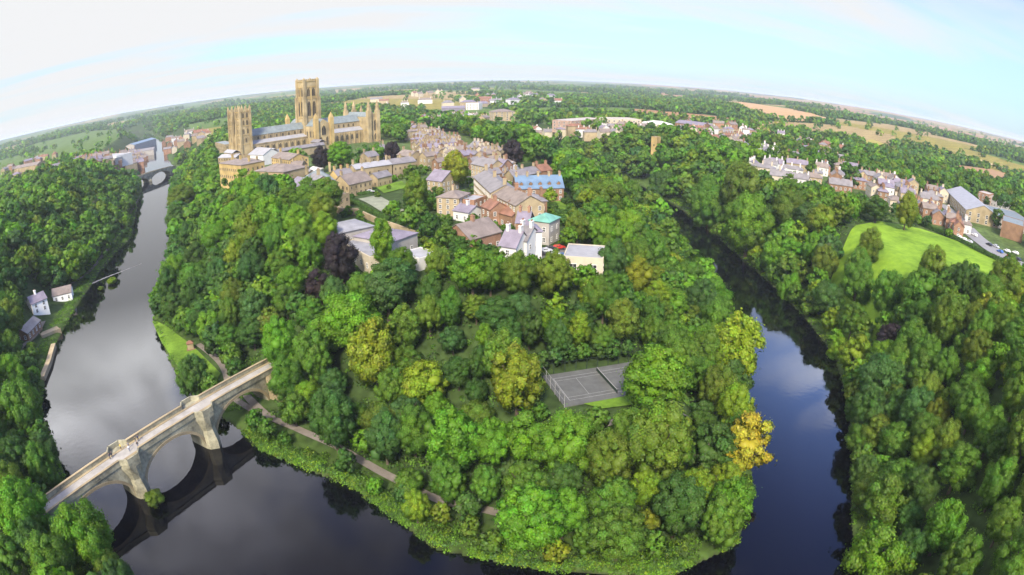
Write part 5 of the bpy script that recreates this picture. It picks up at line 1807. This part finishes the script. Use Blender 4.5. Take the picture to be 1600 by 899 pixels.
wall_run('garden_wall', lp((560, 336), (590, 350), (625, 362), (650, 372)), 0.8, 2.4, STONE2, 'tan stone garden wall behind the courtyard block')
wall_run('garden_wall', lp((515, 327), (535, 336), (560, 336)), 1.0, 3, STONE2, 'stone terrace wall in front of the sandstone deanery')
wall_run('garden_wall', lp((905, 322), (915, 340), (920, 356)), 0.8, 2.0, BRICK2, 'brown garden wall beside the two small lawns')
wall_run('garden_wall', lp((536, 386), (556, 402), (577, 417)), 0.6, 2.2, CREAMR, 'beige garden wall below the courtyard block')


# ------------------------------------------------------------------ cars
CARM = {}


def car_mesh(col):
    if col in CARM:
        return CARM[col]
    rgb = {'white': (0.8, 0.8, 0.8), 'silver': (0.45, 0.46, 0.48), 'black': (0.03, 0.03, 0.035), 'red': (0.4, 0.03, 0.02), 'blue': (0.05, 0.12, 0.35)}[col]
    m = bpy.data.materials.new(col + '_car_paint')
    m.use_nodes = True
    b = m.node_tree.nodes['Principled BSDF']
    b.inputs['Base Color'].default_value = (*rgb, 1)
    b.inputs['Roughness'].default_value = 0.25
    q = MB()
    pr = [(-2.1, 0.35), (2.1, 0.35), (2.15, 0.75), (1.1, 0.92), (0.55, 1.42), (-1.2, 1.45), (-1.85, 0.98), (-2.15, 0.85)]
    n = len(pr)
    q.add([(x, -0.86 if z < 1.1 else -0.7, z) for x, z in pr] + [(x, 0.86 if z < 1.1 else 0.7, z) for x, z in pr], [tuple(range(n)), tuple(range(n, 2 * n))[::-1]] + [(i, i + n, (i + 1) % n + n, (i + 1) % n) for i in range(n)], m)
    body = q.mesh('body')
    q = MB()
    q.add([(0.98, -0.72, 0.97), (0.98, 0.72, 0.97), (0.6, 0.62, 1.36), (0.6, -0.62, 1.36), (1.02, -0.72, 1.0), (1.02, 0.72, 1.0), (0.64, 0.62, 1.39), (0.64, -0.62, 1.39)], [(0, 1, 2, 3), (4, 7, 6, 5), (0, 4, 5, 1), (1, 5, 6, 2), (2, 6, 7, 3), (3, 7, 4, 0)], GLASS)
    q.box(-1.15, 0.45, -0.83, -0.72, 0.98, 1.34, GLASS).box(-1.15, 0.45, 0.72, 0.83, 0.98, 1.34, GLASS)
    gl = q.mesh('windscreen')
    q = MB()
    q.add([(0.32 * math.cos(i * 0.5236), s, 0.32 * math.sin(i * 0.5236)) for s in (-0.1, 0.1) for i in range(12)], [tuple(range(12)), tuple(range(12, 24))[::-1]] + [(i, (i + 1) % 12, (i + 1) % 12 + 12, i + 12) for i in range(12)], BLACK)
    CARM[col] = (body, gl, q.mesh('wheel'))
    return CARM[col]


def car(px, py, ang, col, label, group, up=0.45):
    x, y, z = land(px, py)
    r = empty('parked_car', (x, y, z + up), rad(ang), label=label, cat='car', group=group)
    b, g, w = car_mesh(col)
    link('body', b, r)
    link('windscreen', g, r)
    for sx in (-1.3, 1.3):
        for sy in (-0.8, 0.8):
            o = link('wheel', w, r)
            o.location = (sx, sy, 0.32)


for px, py, a, c, lb in [(845, 401, 20, 'black', 'black car at the white block end of the car park'), (853, 396, 20, 'silver', 'silver car between two dark cars in the car park'), (861, 393, 20, 'black', 'dark car in the middle of the car park row'),
                         (869, 402, 110, 'white', 'white car parked across the middle of the car park'), (873, 391, 20, 'red', 'red car at the far corner of the car park'), (877, 404, 110, 'blue', 'blue car beside the cream flat hall')]:
    car(px, py, a, c, lb, 'cars in the car park by the white houses')
for px, py, a, c, lb in [(571, 300, 10, 'white', 'white car on the gravel forecourt'), (579, 302, 15, 'silver', 'silver car on the gravel forecourt beside the white one')]:
    car(px, py, a, c, lb, 'cars on the forecourt')
RC = [(1497, 346, 'silver', 'silver car far along the road by the roadside trees'), (1508, 358, 'black', 'black car on the road below the far silver one'), (1522, 370, 'white', 'white car on the road beside the hedge end houses'),
      (1545, 385, 'black', 'black car in the middle of the wide road'), (1556, 388, 'silver', 'silver car beside the black one on the wide road'), (1562, 396, 'blue', 'blue car near the hedge end on the wide road'),
      (1573, 395, 'white', 'white car in the widest part of the road'), (1578, 404, 'red', 'red car at the road edge near the hedge end'), (1586, 398, 'white', 'white car closest to the tan brick block'), (1590, 408, 'black', 'black car where the road leaves the picture')]
for px, py, c, lb in RC:
    car(px, py, RND.choice((95, 100, 275)), c, lb, 'cars on the eastern road', 0.42)
for px, py, c, lb in [(1497, 372, 'white', 'white van like car behind the hedge by the small houses'), (1505, 376, 'white', 'white car second along behind the hedge'), (1514, 380, 'silver', 'silver car behind the hedge beside the white pair')]:
    car(px, py, 120, c, lb, 'cars behind the playing field hedge', 0.2)


# ------------------------------------------------------------------ people on the bridge
def person_mesh(k, top, legs, hair):
    """one skinned body, standing or in mid stride"""
    st = [0.10, 0.26, 0.2, 0.05][k % 4]
    V = [(0, 0, 0.95), (0, 0, 1.2), (0, 0.0, 1.42), (0, 0.0, 1.52), (0, 0.015, 1.66), (0, 0.01, 1.76),
         (0.10, 0, 0.9), (0.12, st * 0.5, 0.5), (0.12, st - 0.02, 0.08), (0.12, st + 0.13, 0.03),
         (-0.10, 0, 0.9), (-0.12, -st * 0.35, 0.5), (-0.12, -st, 0.09), (-0.12, -st + 0.14, 0.03),
         (0.19, 0, 1.4), (0.25, -st * 0.5, 1.14), (0.25, -st * 0.3 + 0.1, 0.9), (0.25, -st * 0.3 + 0.14, 0.8),
         (-0.19, 0, 1.4), (-0.25, st * 0.5, 1.14), (-0.25, st * 0.6 + 0.1, 0.9), (-0.25, st * 0.6 + 0.14, 0.8)]
    E_ = [(0, 1), (1, 2), (2, 3), (3, 4), (4, 5), (0, 6), (6, 7), (7, 8), (8, 9), (0, 10), (10, 11), (11, 12), (12, 13), (2, 14), (14, 15), (15, 16), (16, 17), (2, 18), (18, 19), (19, 20), (20, 21)]
    R_ = [0.15, 0.14, 0.15, 0.06, 0.10, 0.085, 0.095, 0.065, 0.045, 0.04, 0.095, 0.065, 0.045, 0.04, 0.065, 0.05, 0.038, 0.035, 0.065, 0.05, 0.038, 0.035]
    me = bpy.data.meshes.new('person')
    me.from_pydata(V, E_, [])
    o = bpy.data.objects.new('person_tmp', me)
    COL.objects.link(o)
    md = o.modifiers.new('skin', 'SKIN')
    sv = me.skin_vertices[0].data
    for i, r in enumerate(R_):
        sv[i].radius = (r, r * 0.8 if i < 3 else r)
    sv[0].use_root = True
    s2 = o.modifiers.new('sub', 'SUBSURF')
    s2.levels = s2.render_levels = 1
    dg = bpy.context.evaluated_depsgraph_get()
    out = bpy.data.meshes.new_from_object(o.evaluated_get(dg))
    bpy.data.objects.remove(o)
    skin = mat('skin', (0.45, 0.28, 0.20), var=0.05)
    for m in (skin, top, legs, hair):
        out.materials.append(m)
    for p in out.polygons:
        z, y = p.center.z, p.center.y
        p.material_index = 3 if z > 1.7 or (z > 1.58 and y < -0.02) else (0 if z > 1.47 or (abs(p.center.x) > 0.2 and z < 0.95) else (1 if z > 0.93 else 2))
        p.use_smooth = True
    return out


CL = {n: mat(n + '_cloth', c, var=0.1) for n, c in (('navy', (0.02, 0.03, 0.08)), ('black', (0.015, 0.015, 0.018)), ('white', (0.75, 0.75, 0.75)), ('yellow', (0.6, 0.45, 0.05)), ('grey', (0.2, 0.2, 0.22)), ('denim', (0.08, 0.12, 0.22)), ('brown', (0.12, 0.07, 0.04)))}
# along the bridge (metres from the western abutment), across it, heading, clothes
for s, t, hd, k, tp, lg, lb in [(29.3, 1.3, 0.3, 0, 'navy', 'black', 'person in navy top standing by the far parapet of the bridge'), (28.3, 1.0, 2.6, 3, 'black', 'grey', 'person in black top beside the one in navy by the far parapet'),
                                (25.8, 0.9, 1.2, 1, 'grey', 'black', 'person in grey top and black trousers walking on the bridge'), (25.1, -0.4, 1.6, 2, 'white', 'denim', 'person in white top and jeans in the middle of the bridge roadway'),
                                (27.5, -1.1, 4.4, 1, 'black', 'denim', 'person in black top and jeans closest to the near parapet'), (20.6, 1.5, 0.2, 0, 'black', 'navy', 'person in black top leaning by the parapet before the refuge'),
                                (19.8, 1.3, 3.1, 3, 'navy', 'black', 'person in navy top and black trousers paired by the refuge parapet'), (24.0, 2.1, 0.0, 3, 'yellow', 'brown', 'person in yellow top standing in the bridge refuge')]:
    me = person_mesh(k, CL[tp], CL[lg], CL['brown' if k % 2 else 'black'])
    o = link('person', me)
    ca, sa = math.cos(BANG), math.sin(BANG)
    o.location = (-99.3 + s * ca - t * sa, 70.3 + s * sa + t * ca, BDECK(s) + (0.03 if abs(t) < 1.85 else 0.12))
    o.rotation_euler = (0, 0, BANG - math.pi / 2 + hd)
    setp(o, lb, 'person', 'people crossing the bridge')


def hides(x, y, r):
    h = math.hypot(x, y)
    reach = 10 + h / 10
    ux, uy = x / h, y / h
    al = (BLA[:, 0] - x) * ux + (BLA[:, 1] - y) * uy
    ac = np.abs((BLA[:, 0] - x) * uy - (BLA[:, 1] - y) * ux)
    return bool(((al > 0) & (al < reach) & (ac < BLA[:, 2] * 0.8 + r * 0.5)).any())


# ------------------------------------------------------------------ the woods: filling trees between those placed above
BLA = np.array([(b[0], b[1], math.hypot(b[2], b[3]) / 2) for b in BLD])
NTA = np.array(NOTREE)
GRID = {}
CELL = 14.0


def cell_add(t):
    GRID.setdefault((int(t['x'] // CELL), int(t['y'] // CELL)), []).append(t)


for t in TREES:
    cell_add(t)


def free(x, y, r, k):
    gx_, gy_ = int(x // CELL), int(y // CELL)
    for i in (-2, -1, 0, 1, 2):
        for j in (-2, -1, 0, 1, 2):
            for t in GRID.get((gx_ + i, gy_ + j), ()):
                if math.hypot(x - t['x'], y - t['y']) < (max(k, 0.66) if t['hand'] else k) * (r + t['r']):
                    return False
    return True


PAL = {'pen': 'MMMMMMMDDDUUOOBBBBBLB', 'left': 'DDDDDMMMMMMUUUUBBOO', 'right': 'MMMMMMMMOOODDUUBBBBLM', 'town': 'MMMMDDDDUUOOBB'}
n_c = 80000
D_ = np.sqrt(RNG.uniform(45 ** 2, 700 ** 2, n_c))
D_[:24000] = np.sqrt(RNG.uniform(45 ** 2, 270 ** 2, 24000))
A_ = RNG.uniform(rad(-63), rad(63), n_c)
X0, Y0 = D_ * np.sin(A_), D_ * np.cos(A_)
dsr = seg_dist(X0, Y0, RIVER)
ok = ~inside(X0, Y0, RIVER) & (dsr > 2.5)
inpen = inside(X0, Y0, PEN)
ok &= ~inside(X0, Y0, BUILT)
for h in HARD + [COURT, BANKG]:
    ok &= ~inside(X0, Y0, h)
    ok &= seg_dist(X0, Y0, h) > 2.0
townzone = (~inpen) & (((X0 > 0) & (dsr > 75) & ~((Y0 < 235) & (X0 > 110) & (X0 < 0.92 * Y0 + 20) & (dsr < 95))) | ((X0 < 0) & (dsr > 190) & (Y0 > 420)))
idx = np.nonzero(ok)[0]
Z0 = ground(X0[idx], Y0[idx])
for ii, zg in zip(idx, Z0):
    x, y, dd = float(X0[ii]), float(Y0[ii]), float(D_[ii])
    zone = 'pen' if inpen[ii] else ('town' if townzone[ii] else ('left' if x < 0 else 'right'))
    if zone == 'town' and RND.random() < 0.45:
        continue
    r = RND.uniform(4.4, 8.2) if zone != 'town' else RND.uniform(3.0, 6.5)
    ov = 0.85 if zone == 'left' or (zone == 'pen' and x < -60) else 0.42
    if dsr[ii] < r * ov:
        r = max(2.2, dsr[ii] / ov)
    if not free(x, y, r, 0.57):
        continue
    if (np.hypot(BLA[:, 0] - x, BLA[:, 1] - y) < BLA[:, 2] * 0.8 + r * 0.8 + (4 if zone == 'town' else 0)).any():
        continue
    if (np.hypot(NTA[:, 0] - x, NTA[:, 1] - y) < NTA[:, 2] + r * 0.9).any():
        continue
    v = RND.choice([0, 1, 2, 3, 4, 5, 7, 8, 9, 11, 3, 7])
    hc = r * FORMS[v][1]
    zc = float(zg) + RND.uniform(0.15, 0.55) * r + hc * 0.93
    if dd < 560 and blocked(x, y, r, zc):
        r *= 0.6
        hc *= 0.6
        zc = float(zg) + 0.2 * r + hc * 0.93
        if blocked(x, y, r, zc):
            continue
    if zone == 'town' and hides(x, y, r) and RND.random() < (0.6 if dd < 380 else 0.8):
        continue
    t = dict(x=x, y=y, zg=float(zg), r=r, cls=RND.choice(PAL[zone]), v=v, zc=zc, hand=False, hc=hc)
    TREES.append(t)
    cell_add(t)
# trees that lean out over the water along the eastern arm and round the tip
for (pa, pb) in list(zip(OUTER[17:27], OUTER[18:28])) + list(zip(INNER[10:17], INNER[11:18])):
    ln = math.dist(pa, pb)
    for k in range(int(ln / 2.2)):
        f_ = (k + RND.random()) * 2.2 / ln
        x, y = pa[0] + (pb[0] - pa[0]) * f_, pa[1] + (pb[1] - pa[1]) * f_
        nx_, ny_ = (pb[1] - pa[1]) / ln, -(pb[0] - pa[0]) / ln
        tipz = y < 135 and x > -75 and x < 56
        off = RND.uniform(1.0, 3.5) * (1.6 if tipz else 1.0)
        for sg in (1, -1):
            if not bool(inside(np.array([x + nx_ * sg * off]), np.array([y + ny_ * sg * off]), RIVER)[0]):
                x, y = x + nx_ * sg * off, y + ny_ * sg * off
                break
        else:
            continue
        if tipz and RND.random() < 0.62:
            continue
        r = RND.uniform(1.5, 4.2) if tipz else RND.uniform(2.6, 5.8)
        v = RND.choice([0, 3, 4, 7, 8, 11])
        zg = gz(x, y)
        hc = r * FORMS[v][1]
        if not free(x, y, r, 0.42) or blocked(x, y, r, zg + hc):
            continue
        t = dict(x=x, y=y, zg=zg, r=r, cls=RND.choice('BBLMMOOYU' if tipz else 'MMMBBOODUL'), v=v, zc=zg + hc * 0.9, hand=False, hc=hc)
        TREES.append(t)
        cell_add(t)
# garden shrubs and small trees among the houses of the peninsula
for _ in range(900):
    px, py = RND.uniform(530, 900), RND.uniform(250, 412)
    x, y, z = land(px, py)
    if not bool(inside(np.array([x]), np.array([y]), BUILT)[0]):
        continue
    r = RND.uniform(1.3, 2.6)
    if not free(x, y, r, 0.9) or (np.hypot(BLA[:, 0] - x, BLA[:, 1] - y) < BLA[:, 2] * 0.9 + r).any() or blocked(x, y, r, z + r) or (np.hypot(NTA[:, 0] - x, NTA[:, 1] - y) < NTA[:, 2]).any():
        continue
    # nothing may hide a house front: look only where no house stands just behind
    if any(0 < (b[0] - x) * x / math.hypot(x, y) + (b[1] - y) * y / math.hypot(x, y) < 9 and abs((b[0] - x) * y - (b[1] - y) * x) / math.hypot(x, y) < b[2] / 2 for b in BLD):
        continue
    t = dict(x=x, y=y, zg=z, r=r, cls=RND.choice('MMDDBO'), v=RND.choice([0, 4, 7]), zc=z + r * 0.85, hand=False, hc=r)
    TREES.append(t)
    cell_add(t)
# the far countryside
n_f = 42000
D_ = np.exp(RNG.uniform(math.log(660), math.log(4600), n_f))
A_ = RNG.uniform(rad(-64), rad(64), n_f)
X0, Y0 = D_ * np.sin(A_), D_ * np.cos(A_)
fk = field_kind(X0, Y0)
dsr = seg_dist(X0, Y0, RIVER)
keep = (dsr > 12) & ~inside(X0, Y0, RIVER) & ((fk == 0) | (RNG.random(n_f) < 0.02) | ((D_ < 1000) & (RNG.random(n_f) < 0.35)))
FP = [lp(*pts) for _, pts, _ in FIELDPX]
for f in FP:
    keep &= ~inside(X0, Y0, f)
idx = np.nonzero(keep)[0]
Zf = ground(X0[idx], Y0[idx])
for ii, zg in zip(idx, Zf):
    x, y = float(X0[ii]), float(Y0[ii])
    r = RND.uniform(4.5, 8.5) * (1 + 0.25 * max(0, D_[ii] / 1000 - 1))
    if (np.hypot(BLA[:, 0] - x, BLA[:, 1] - y) < BLA[:, 2] + r + 5).any():
        continue
    if hides(x, y, r) and RND.random() < 0.8:
        continue
    v = RND.randrange(8)
    TREES.append(dict(x=x, y=y, zg=float(zg), r=r, cls=RND.choice('MMDDDUUUOOB' if fk[ii] == 0 else 'MDDOB'), v=v, zc=float(zg) + r * 0.6, hand=False, hc=r))

# which trees are objects of their own: the three hundred that show largest
for t in TREES:
    d = math.sqrt(t['x'] ** 2 + t['y'] ** 2 + (HCAM - t['zc']) ** 2)
    t['d'] = d
    a, b = pix(t['x'], t['y'], t['zc'])
    t['px'], t['py'] = float(a), float(b)
    t['rp'] = t['r'] / d * FPX
    t['vis'] = -t['rp'] * 0.6 < a < 1600 + t['rp'] * 0.6 and -20 < b < 899 + t['rp'] * 0.6
    t['kind'] = 'copper_beech' if t['cls'] == 'C' else ('slender_tree' if t['v'] == 10 else 'broadleaf_tree')
cand = sorted([t for t in TREES if t['vis'] and t['kind'] == 'broadleaf_tree'], key=lambda t: -t['rp'] * (1.25 if t['hand'] else 1))[:300]
solo = {id(t) for t in cand} | {id(t) for t in TREES if t['vis'] and t['kind'] != 'broadleaf_tree' and t['hand']}

ORD = ('first second third fourth fifth sixth seventh eighth ninth tenth eleventh twelfth thirteenth fourteenth fifteenth sixteenth seventeenth eighteenth nineteenth twentieth').split()
for tens, stem_ in ((20, 'twenty'), (30, 'thirty'), (40, 'forty'), (50, 'fifty'), (60, 'sixty')):
    if tens > 20:
        ORD.append({30: 'thirtieth', 40: 'fortieth', 50: 'fiftieth', 60: 'sixtieth'}[tens])
    ORD += [stem_ + '-' + o for o in ORD[:9]]
LANDMARKS = [('the stone arch bridge', 250, 655), ('the grey tennis court', 915, 598), ('the white mill house', 62, 473), ('the riverside lawn', 290, 545), ('the tall purple beech', 530, 405),
             ('the golden autumn tree', 1165, 705), ('the cream flat hall', 912, 402), ('the bright playing field', 1440, 385), ('the wide eastern road', 1555, 390), ('the sandstone deanery', 500, 300),
             ('the stone refectory', 420, 285), ('the courtyard block', 590, 375), ('the blue roofed hall', 845, 290), ('the brick lodge', 760, 372), ('the weir', 180, 428), ('the distant bridge', 232, 280),
             ('the wooded river tip', 930, 885), ('the dark water end', 1055, 350), ('the small lawns', 885, 335), ('the eastern purple tree', 1393, 530), ('the eastern river bend', 1335, 690),
             ('the bottom eastern corner', 1598, 897), ('the bottom western corner', 2, 897), ('the western picture edge', 2, 640), ('the eastern picture edge', 1598, 600), ('the church tower', 1018, 218),
             ('the central tower', 480, 170), ('the town mansion', 790, 198), ('the campus blocks', 975, 192), ('the round lime tree', 712, 264), ('the far wooded rise', 745, 155), ('the market hall', 210, 240), ('the leisure hall', 1500, 305)]


def rank_labels(items, fmt):
    """items: (object, tone, px, py, counted): singles each out by its place among those of its tone, counted out from a landmark"""
    by = {}
    for it in items:
        by.setdefault(it[1], []).append(it)
    for tone, its in by.items():
        P = np.array([(i[2], i[3]) for i in its])
        best = np.full(len(its), 10 ** 6)
        score = np.full(len(its), 1e9)
        lab = [None] * len(its)
        for nm, lx, ly in LANDMARKS:
            dd = np.hypot(P[:, 0] - lx, P[:, 1] - ly)
            rk = np.argsort(np.argsort(dd, kind='stable'), kind='stable')
            for i in range(len(its)):
                sc_ = rk[i] * 70 + dd[i]
                if sc_ < score[i] and dd[i] > 3 and rk[i] < len(ORD):
                    score[i], best[i], lab[i] = sc_, rk[i], nm
        for i, it in enumerate(its):
            if it[0] is not None:
                it[0]['label'] = fmt % (tone, ORD[min(best[i], len(ORD) - 1)], lab[i])


MEANT = {'copper_beech': 'copper beech', 'slender_tree': 'slender tree', 'broadleaf_tree': 'broadleaf tree'}
rows = []
mids = []
for t in TREES:
    if id(t) not in solo:
        mids.append(t)
        rows.append((None, TONE[t['cls']] + ' ' + MEANT[t['kind']], t['px'], t['py']) if t['d'] < 420 and t['vis'] else None)
        continue
    root = empty(t['kind'], (t['x'], t['y'], t['zg']), RND.uniform(0, 6.28), cat='tree', group={'copper_beech': 'purple leaved beeches', 'slender_tree': 'slender pale trees in the woods', 'broadleaf_tree': 'broadleaf trees of the river woods'}[t['kind']])
    f = RND.uniform(0.93, 1.07)
    c = link('crown', NEARC[t['v']], root)
    c.location = (0, 0, t['zc'] - t['zg'])
    c.scale = (t['r'] * f, t['r'] / f, t['r'])
    tn = TINT[t['cls']]
    j = [RND.uniform(0.88, 1.13) for _ in range(2)]
    c.color = (tn[0] * j[0] * j[1], tn[1] * j[0], tn[2] * j[0], 1)
    k = link('trunk', TRUNKS[t['v']], root)
    k.location = c.location
    k.scale = (t['r'], t['r'], max(t['r'] * 0.7, (t['zc'] - t['zg'] + 1.0) / 1.75))
    rows.append((root, TONE[t['cls']] + ' ' + MEANT[t['kind']], t['px'], t['py']))
rank_labels([r for r in rows if r], '%s, %s of its colour counted from %s')
trow = []
for (o, x, y, z, wn, rn) in TOWN:
    a, b = pix(x, y, z)
    trow.append((o, wn + ' house with ' + rn + ' roof', float(a), float(b)))
rank_labels(trow, '%s, %s such from %s')


def mass(name, trees, label, kind='stuff'):
    V, Q, C, Nn, var, T = [], [], [], [], [], []
    nv = 0
    for t in trees:
        A = (MIDC if t['d'] < 330 else LOWC if t['d'] < 660 else FARC)[t['v'] % (NV if t['d'] < 660 else 8)]
        a = RND.uniform(0, 6.28)
        Rm = np.array([[math.cos(a), -math.sin(a), 0], [math.sin(a), math.cos(a), 0], [0, 0, 1]])
        far = t['d'] > 660
        vs = np.concatenate([A['v'], A['cv']]) if not far else A['v']
        ns = np.concatenate([A['n'], A['cn']]) if not far else A['n']
        w = (vs * t['r']) @ Rm.T + np.array([t['x'], t['y'], t['zc']])
        V.append(w)
        Nn.append(ns @ Rm.T)
        Q.append(A['q'] + nv)
        if not far:
            C.append(A['cf'] + len(A['v']) + nv)
        var.append(np.concatenate([A['var'], np.full((len(vs) - len(A['var']), 3), 1.0)]))
        j = RND.uniform(0.85, 1.15)
        tn = np.array(TINT[t['cls']]) * np.array([j * RND.uniform(0.9, 1.12), j, j]) * (1.1 if far else 1.0)
        T.append(np.tile(tn, (len(vs), 1)))
        nv += len(vs)
    me = leaf_mesh(name, np.concatenate(V), np.concatenate(Q), np.concatenate(C) if C else np.zeros((0, 3), int), np.concatenate(Nn), np.concatenate(var), LEAFT, np.concatenate(T))
    setp(link(name, me), label=label, kind=kind)


mass('far_woodland', [t for t in mids], 'continuous green woodland behind and between the single trees, out to the far hills')


# ------------------------------------------------------------------ undergrowth of the banks and of the wood floor
def undergrowth(name, pts, rr, tints, nq, leaf, label, seed):
    g = np.random.default_rng(seed)
    V, Nn, var, T = [], [], [], []
    for (x, y, z), r, tn in zip(pts, rr, tints):
        d = unit(g.normal(size=(nq, 3)))
        d[:, 2] = np.abs(d[:, 2])
        q = np.array([x, y, z - 0.15]) + d * np.array([r, r, r * g.uniform(0.5, 1.0)]) * g.uniform(0.6, 1.1, (nq, 1))
        nf = unit(d + g.normal(size=(nq, 3)) * 0.5)
        tt = unit(np.cross(nf, unit(g.normal(size=(nq, 3)))))
        bb = np.cross(nf, tt)
        s = leaf * g.uniform(0.6, 1.35, (nq, 1))
        V.append(np.stack([q - tt * s, q - bb * s * 0.8, q + tt * s, q + bb * s * 0.8], 1).reshape(-1, 3))
        Nn.append(np.repeat(unit(d * 0.8 + np.array([0, 0, 0.4])), 4, 0))
        var.append(np.repeat(np.clip(1 + g.normal(size=nq) * 0.2, 0.5, 1.6), 4))
        T.append(np.tile(np.array(tn) * g.uniform(0.8, 1.2), (nq * 4, 1)))
    V = np.concatenate(V)
    me = leaf_mesh(name, V, np.arange(len(V)).reshape(-1, 4), np.zeros((0, 3), int), np.concatenate(Nn), np.concatenate(var), LEAFT, np.concatenate(T))
    setp(link(name, me), label=label, kind='stuff')


PATHPX = np.array([at(*p, 3) for p in [(385, 620), (420, 652), (445, 664), (470, 675), (495, 686), (520, 697), (542, 709), (565, 722), (590, 735), (612, 748), (650, 766), (690, 785), (725, 793), (760, 800), (830, 815), (880, 821), (930, 826), (1000, 815)]])
bx_, by_ = RNG.uniform(-330, 150, 60000), RNG.uniform(40, 460, 60000)
d_ = seg_dist(bx_, by_, RIVER)
inn_ = inside(bx_, by_, RIVER)
ok = ~inn_ & (d_ > 0.2) & (d_ < 7.5)
ok &= seg_dist(bx_, by_, [tuple(p) for p in PATHPX], False) > 2.2
ok &= ~inside(bx_, by_, BANKG) | (d_ < 1.2)
ok &= np.hypot(bx_ - tx_, by_ - ty_) > 8
for k in range(-2, 8):
    s = k * 10.0
    ok &= np.hypot(bx_ - (-99.3 + s * math.cos(BANG)), by_ - (70.3 + s * math.sin(BANG))) > 5.5
ii = np.nonzero(ok)[0][:7000]
zz = ground(bx_[ii], by_[ii])
qx_, qy_ = RNG.uniform(-78, 66, 60000), RNG.uniform(72, 140, 60000)
e_d = seg_dist(qx_, qy_, RIVER)
okq = ~inside(qx_, qy_, RIVER) & (e_d > 0.1) & (e_d < 7.0) & (seg_dist(qx_, qy_, [tuple(p) for p in PATHPX], False) > 2.0)
for k in range(-2, 8):
    okq &= np.hypot(qx_ - (-99.3 + k * 10.0 * math.cos(BANG)), qy_ - (70.3 + k * 10.0 * math.sin(BANG))) > 5.5
jq = np.nonzero(okq & (wav(qx_, qy_, 19.0, 2.0) + 0.5 * wav(qx_, qy_, 7.0, 5.0) > -0.12) & ((e_d < 3.2) | (RNG.random(60000) < 0.35)))[0][:1700]
bx_, by_ = np.concatenate([bx_[ii], qx_[jq]]), np.concatenate([by_[ii], qy_[jq]])
d_ = np.concatenate([d_[ii], e_d[jq]])
ii = np.arange(len(bx_))
zz = ground(bx_, by_)
tl = []
rr = []
for i in ii:
    tip = by_[i] < 135 and bx_[i] > -75
    e = bx_[i] > 60
    tl.append(TINT[RND.choice('LBBMMOMDDMU' if tip else ('BLMMB' if e else 'MMDBB'))])
    rr.append(RND.uniform(0.6, 1.7) * (1.0 if d_[i] > 1.5 else 0.8) * RND.choice((1, 1, 1.4)))
undergrowth('riverbank_undergrowth', np.stack([bx_[ii], by_[ii], np.maximum(zz, 0.1)], 1), rr, tl, 42, 0.22, 'lush yellow green weeds and scrub along the water edge', 3)
gx_, gy_ = RNG.uniform(-330, 250, 40000), RNG.uniform(60, 330, 40000)
d_ = seg_dist(gx_, gy_, RIVER)
ok = ~inside(gx_, gy_, RIVER) & (d_ > 7) & (d_ < 95)
for h in HARD + [COURT, BUILT, BANKG]:
    ok &= ~inside(gx_, gy_, h) & (seg_dist(gx_, gy_, h) > 2)
ok &= seg_dist(gx_, gy_, [tuple(p) for p in PATHPX], False) > 2.4
ii = np.nonzero(ok)[0][:5200]
zz = ground(gx_[ii], gy_[ii])
undergrowth('woodland_undergrowth', np.stack([gx_[ii], gy_[ii], zz], 1), [RND.uniform(0.8, 2.2) for _ in ii], [TINT[RND.choice('DDMMU')] for _ in ii], 26, 0.34, 'dark green brambles and saplings on the wood floor', 4)

# the bush that grows on the pier footing, and the scrub at the weir end
for (px, py, z, r, cl, lb) in [(243, 783, 0.9, 2.6, 'O', 'small olive green bush growing at the foot of the western pier'), (176, 441, 0.6, 2.6, 'L', 'yellow green scrub on the stones at the outer end of the weir'),
                               (158, 452, 0.5, 1.6, 'O', 'low olive scrub halfway along the mill end of the weir')]:
    x, y = at(px, py, z)
    root = empty('bush', (x, y, 0.0), RND.uniform(0, 6), label=lb, cat='bush')
    c = link('foliage', NEARC[4], root)
    c.location = (0, 0, z + r * 0.3)
    c.scale = (r * 1.2, r, r * 0.8)
    c.color = (*TINT[cl], 1)
    MB().tube([(0, 0, -1), (0.1, 0, z), (0.2, 0.1, z + r * 0.4)], 0.18, 0.06, BARK).obj('stem', root)
print('TREES', len(TREES), 'solo', len(solo), 'mass', len(mids), 'houses', len(TOWN), 'objects', len(bpy.data.objects))
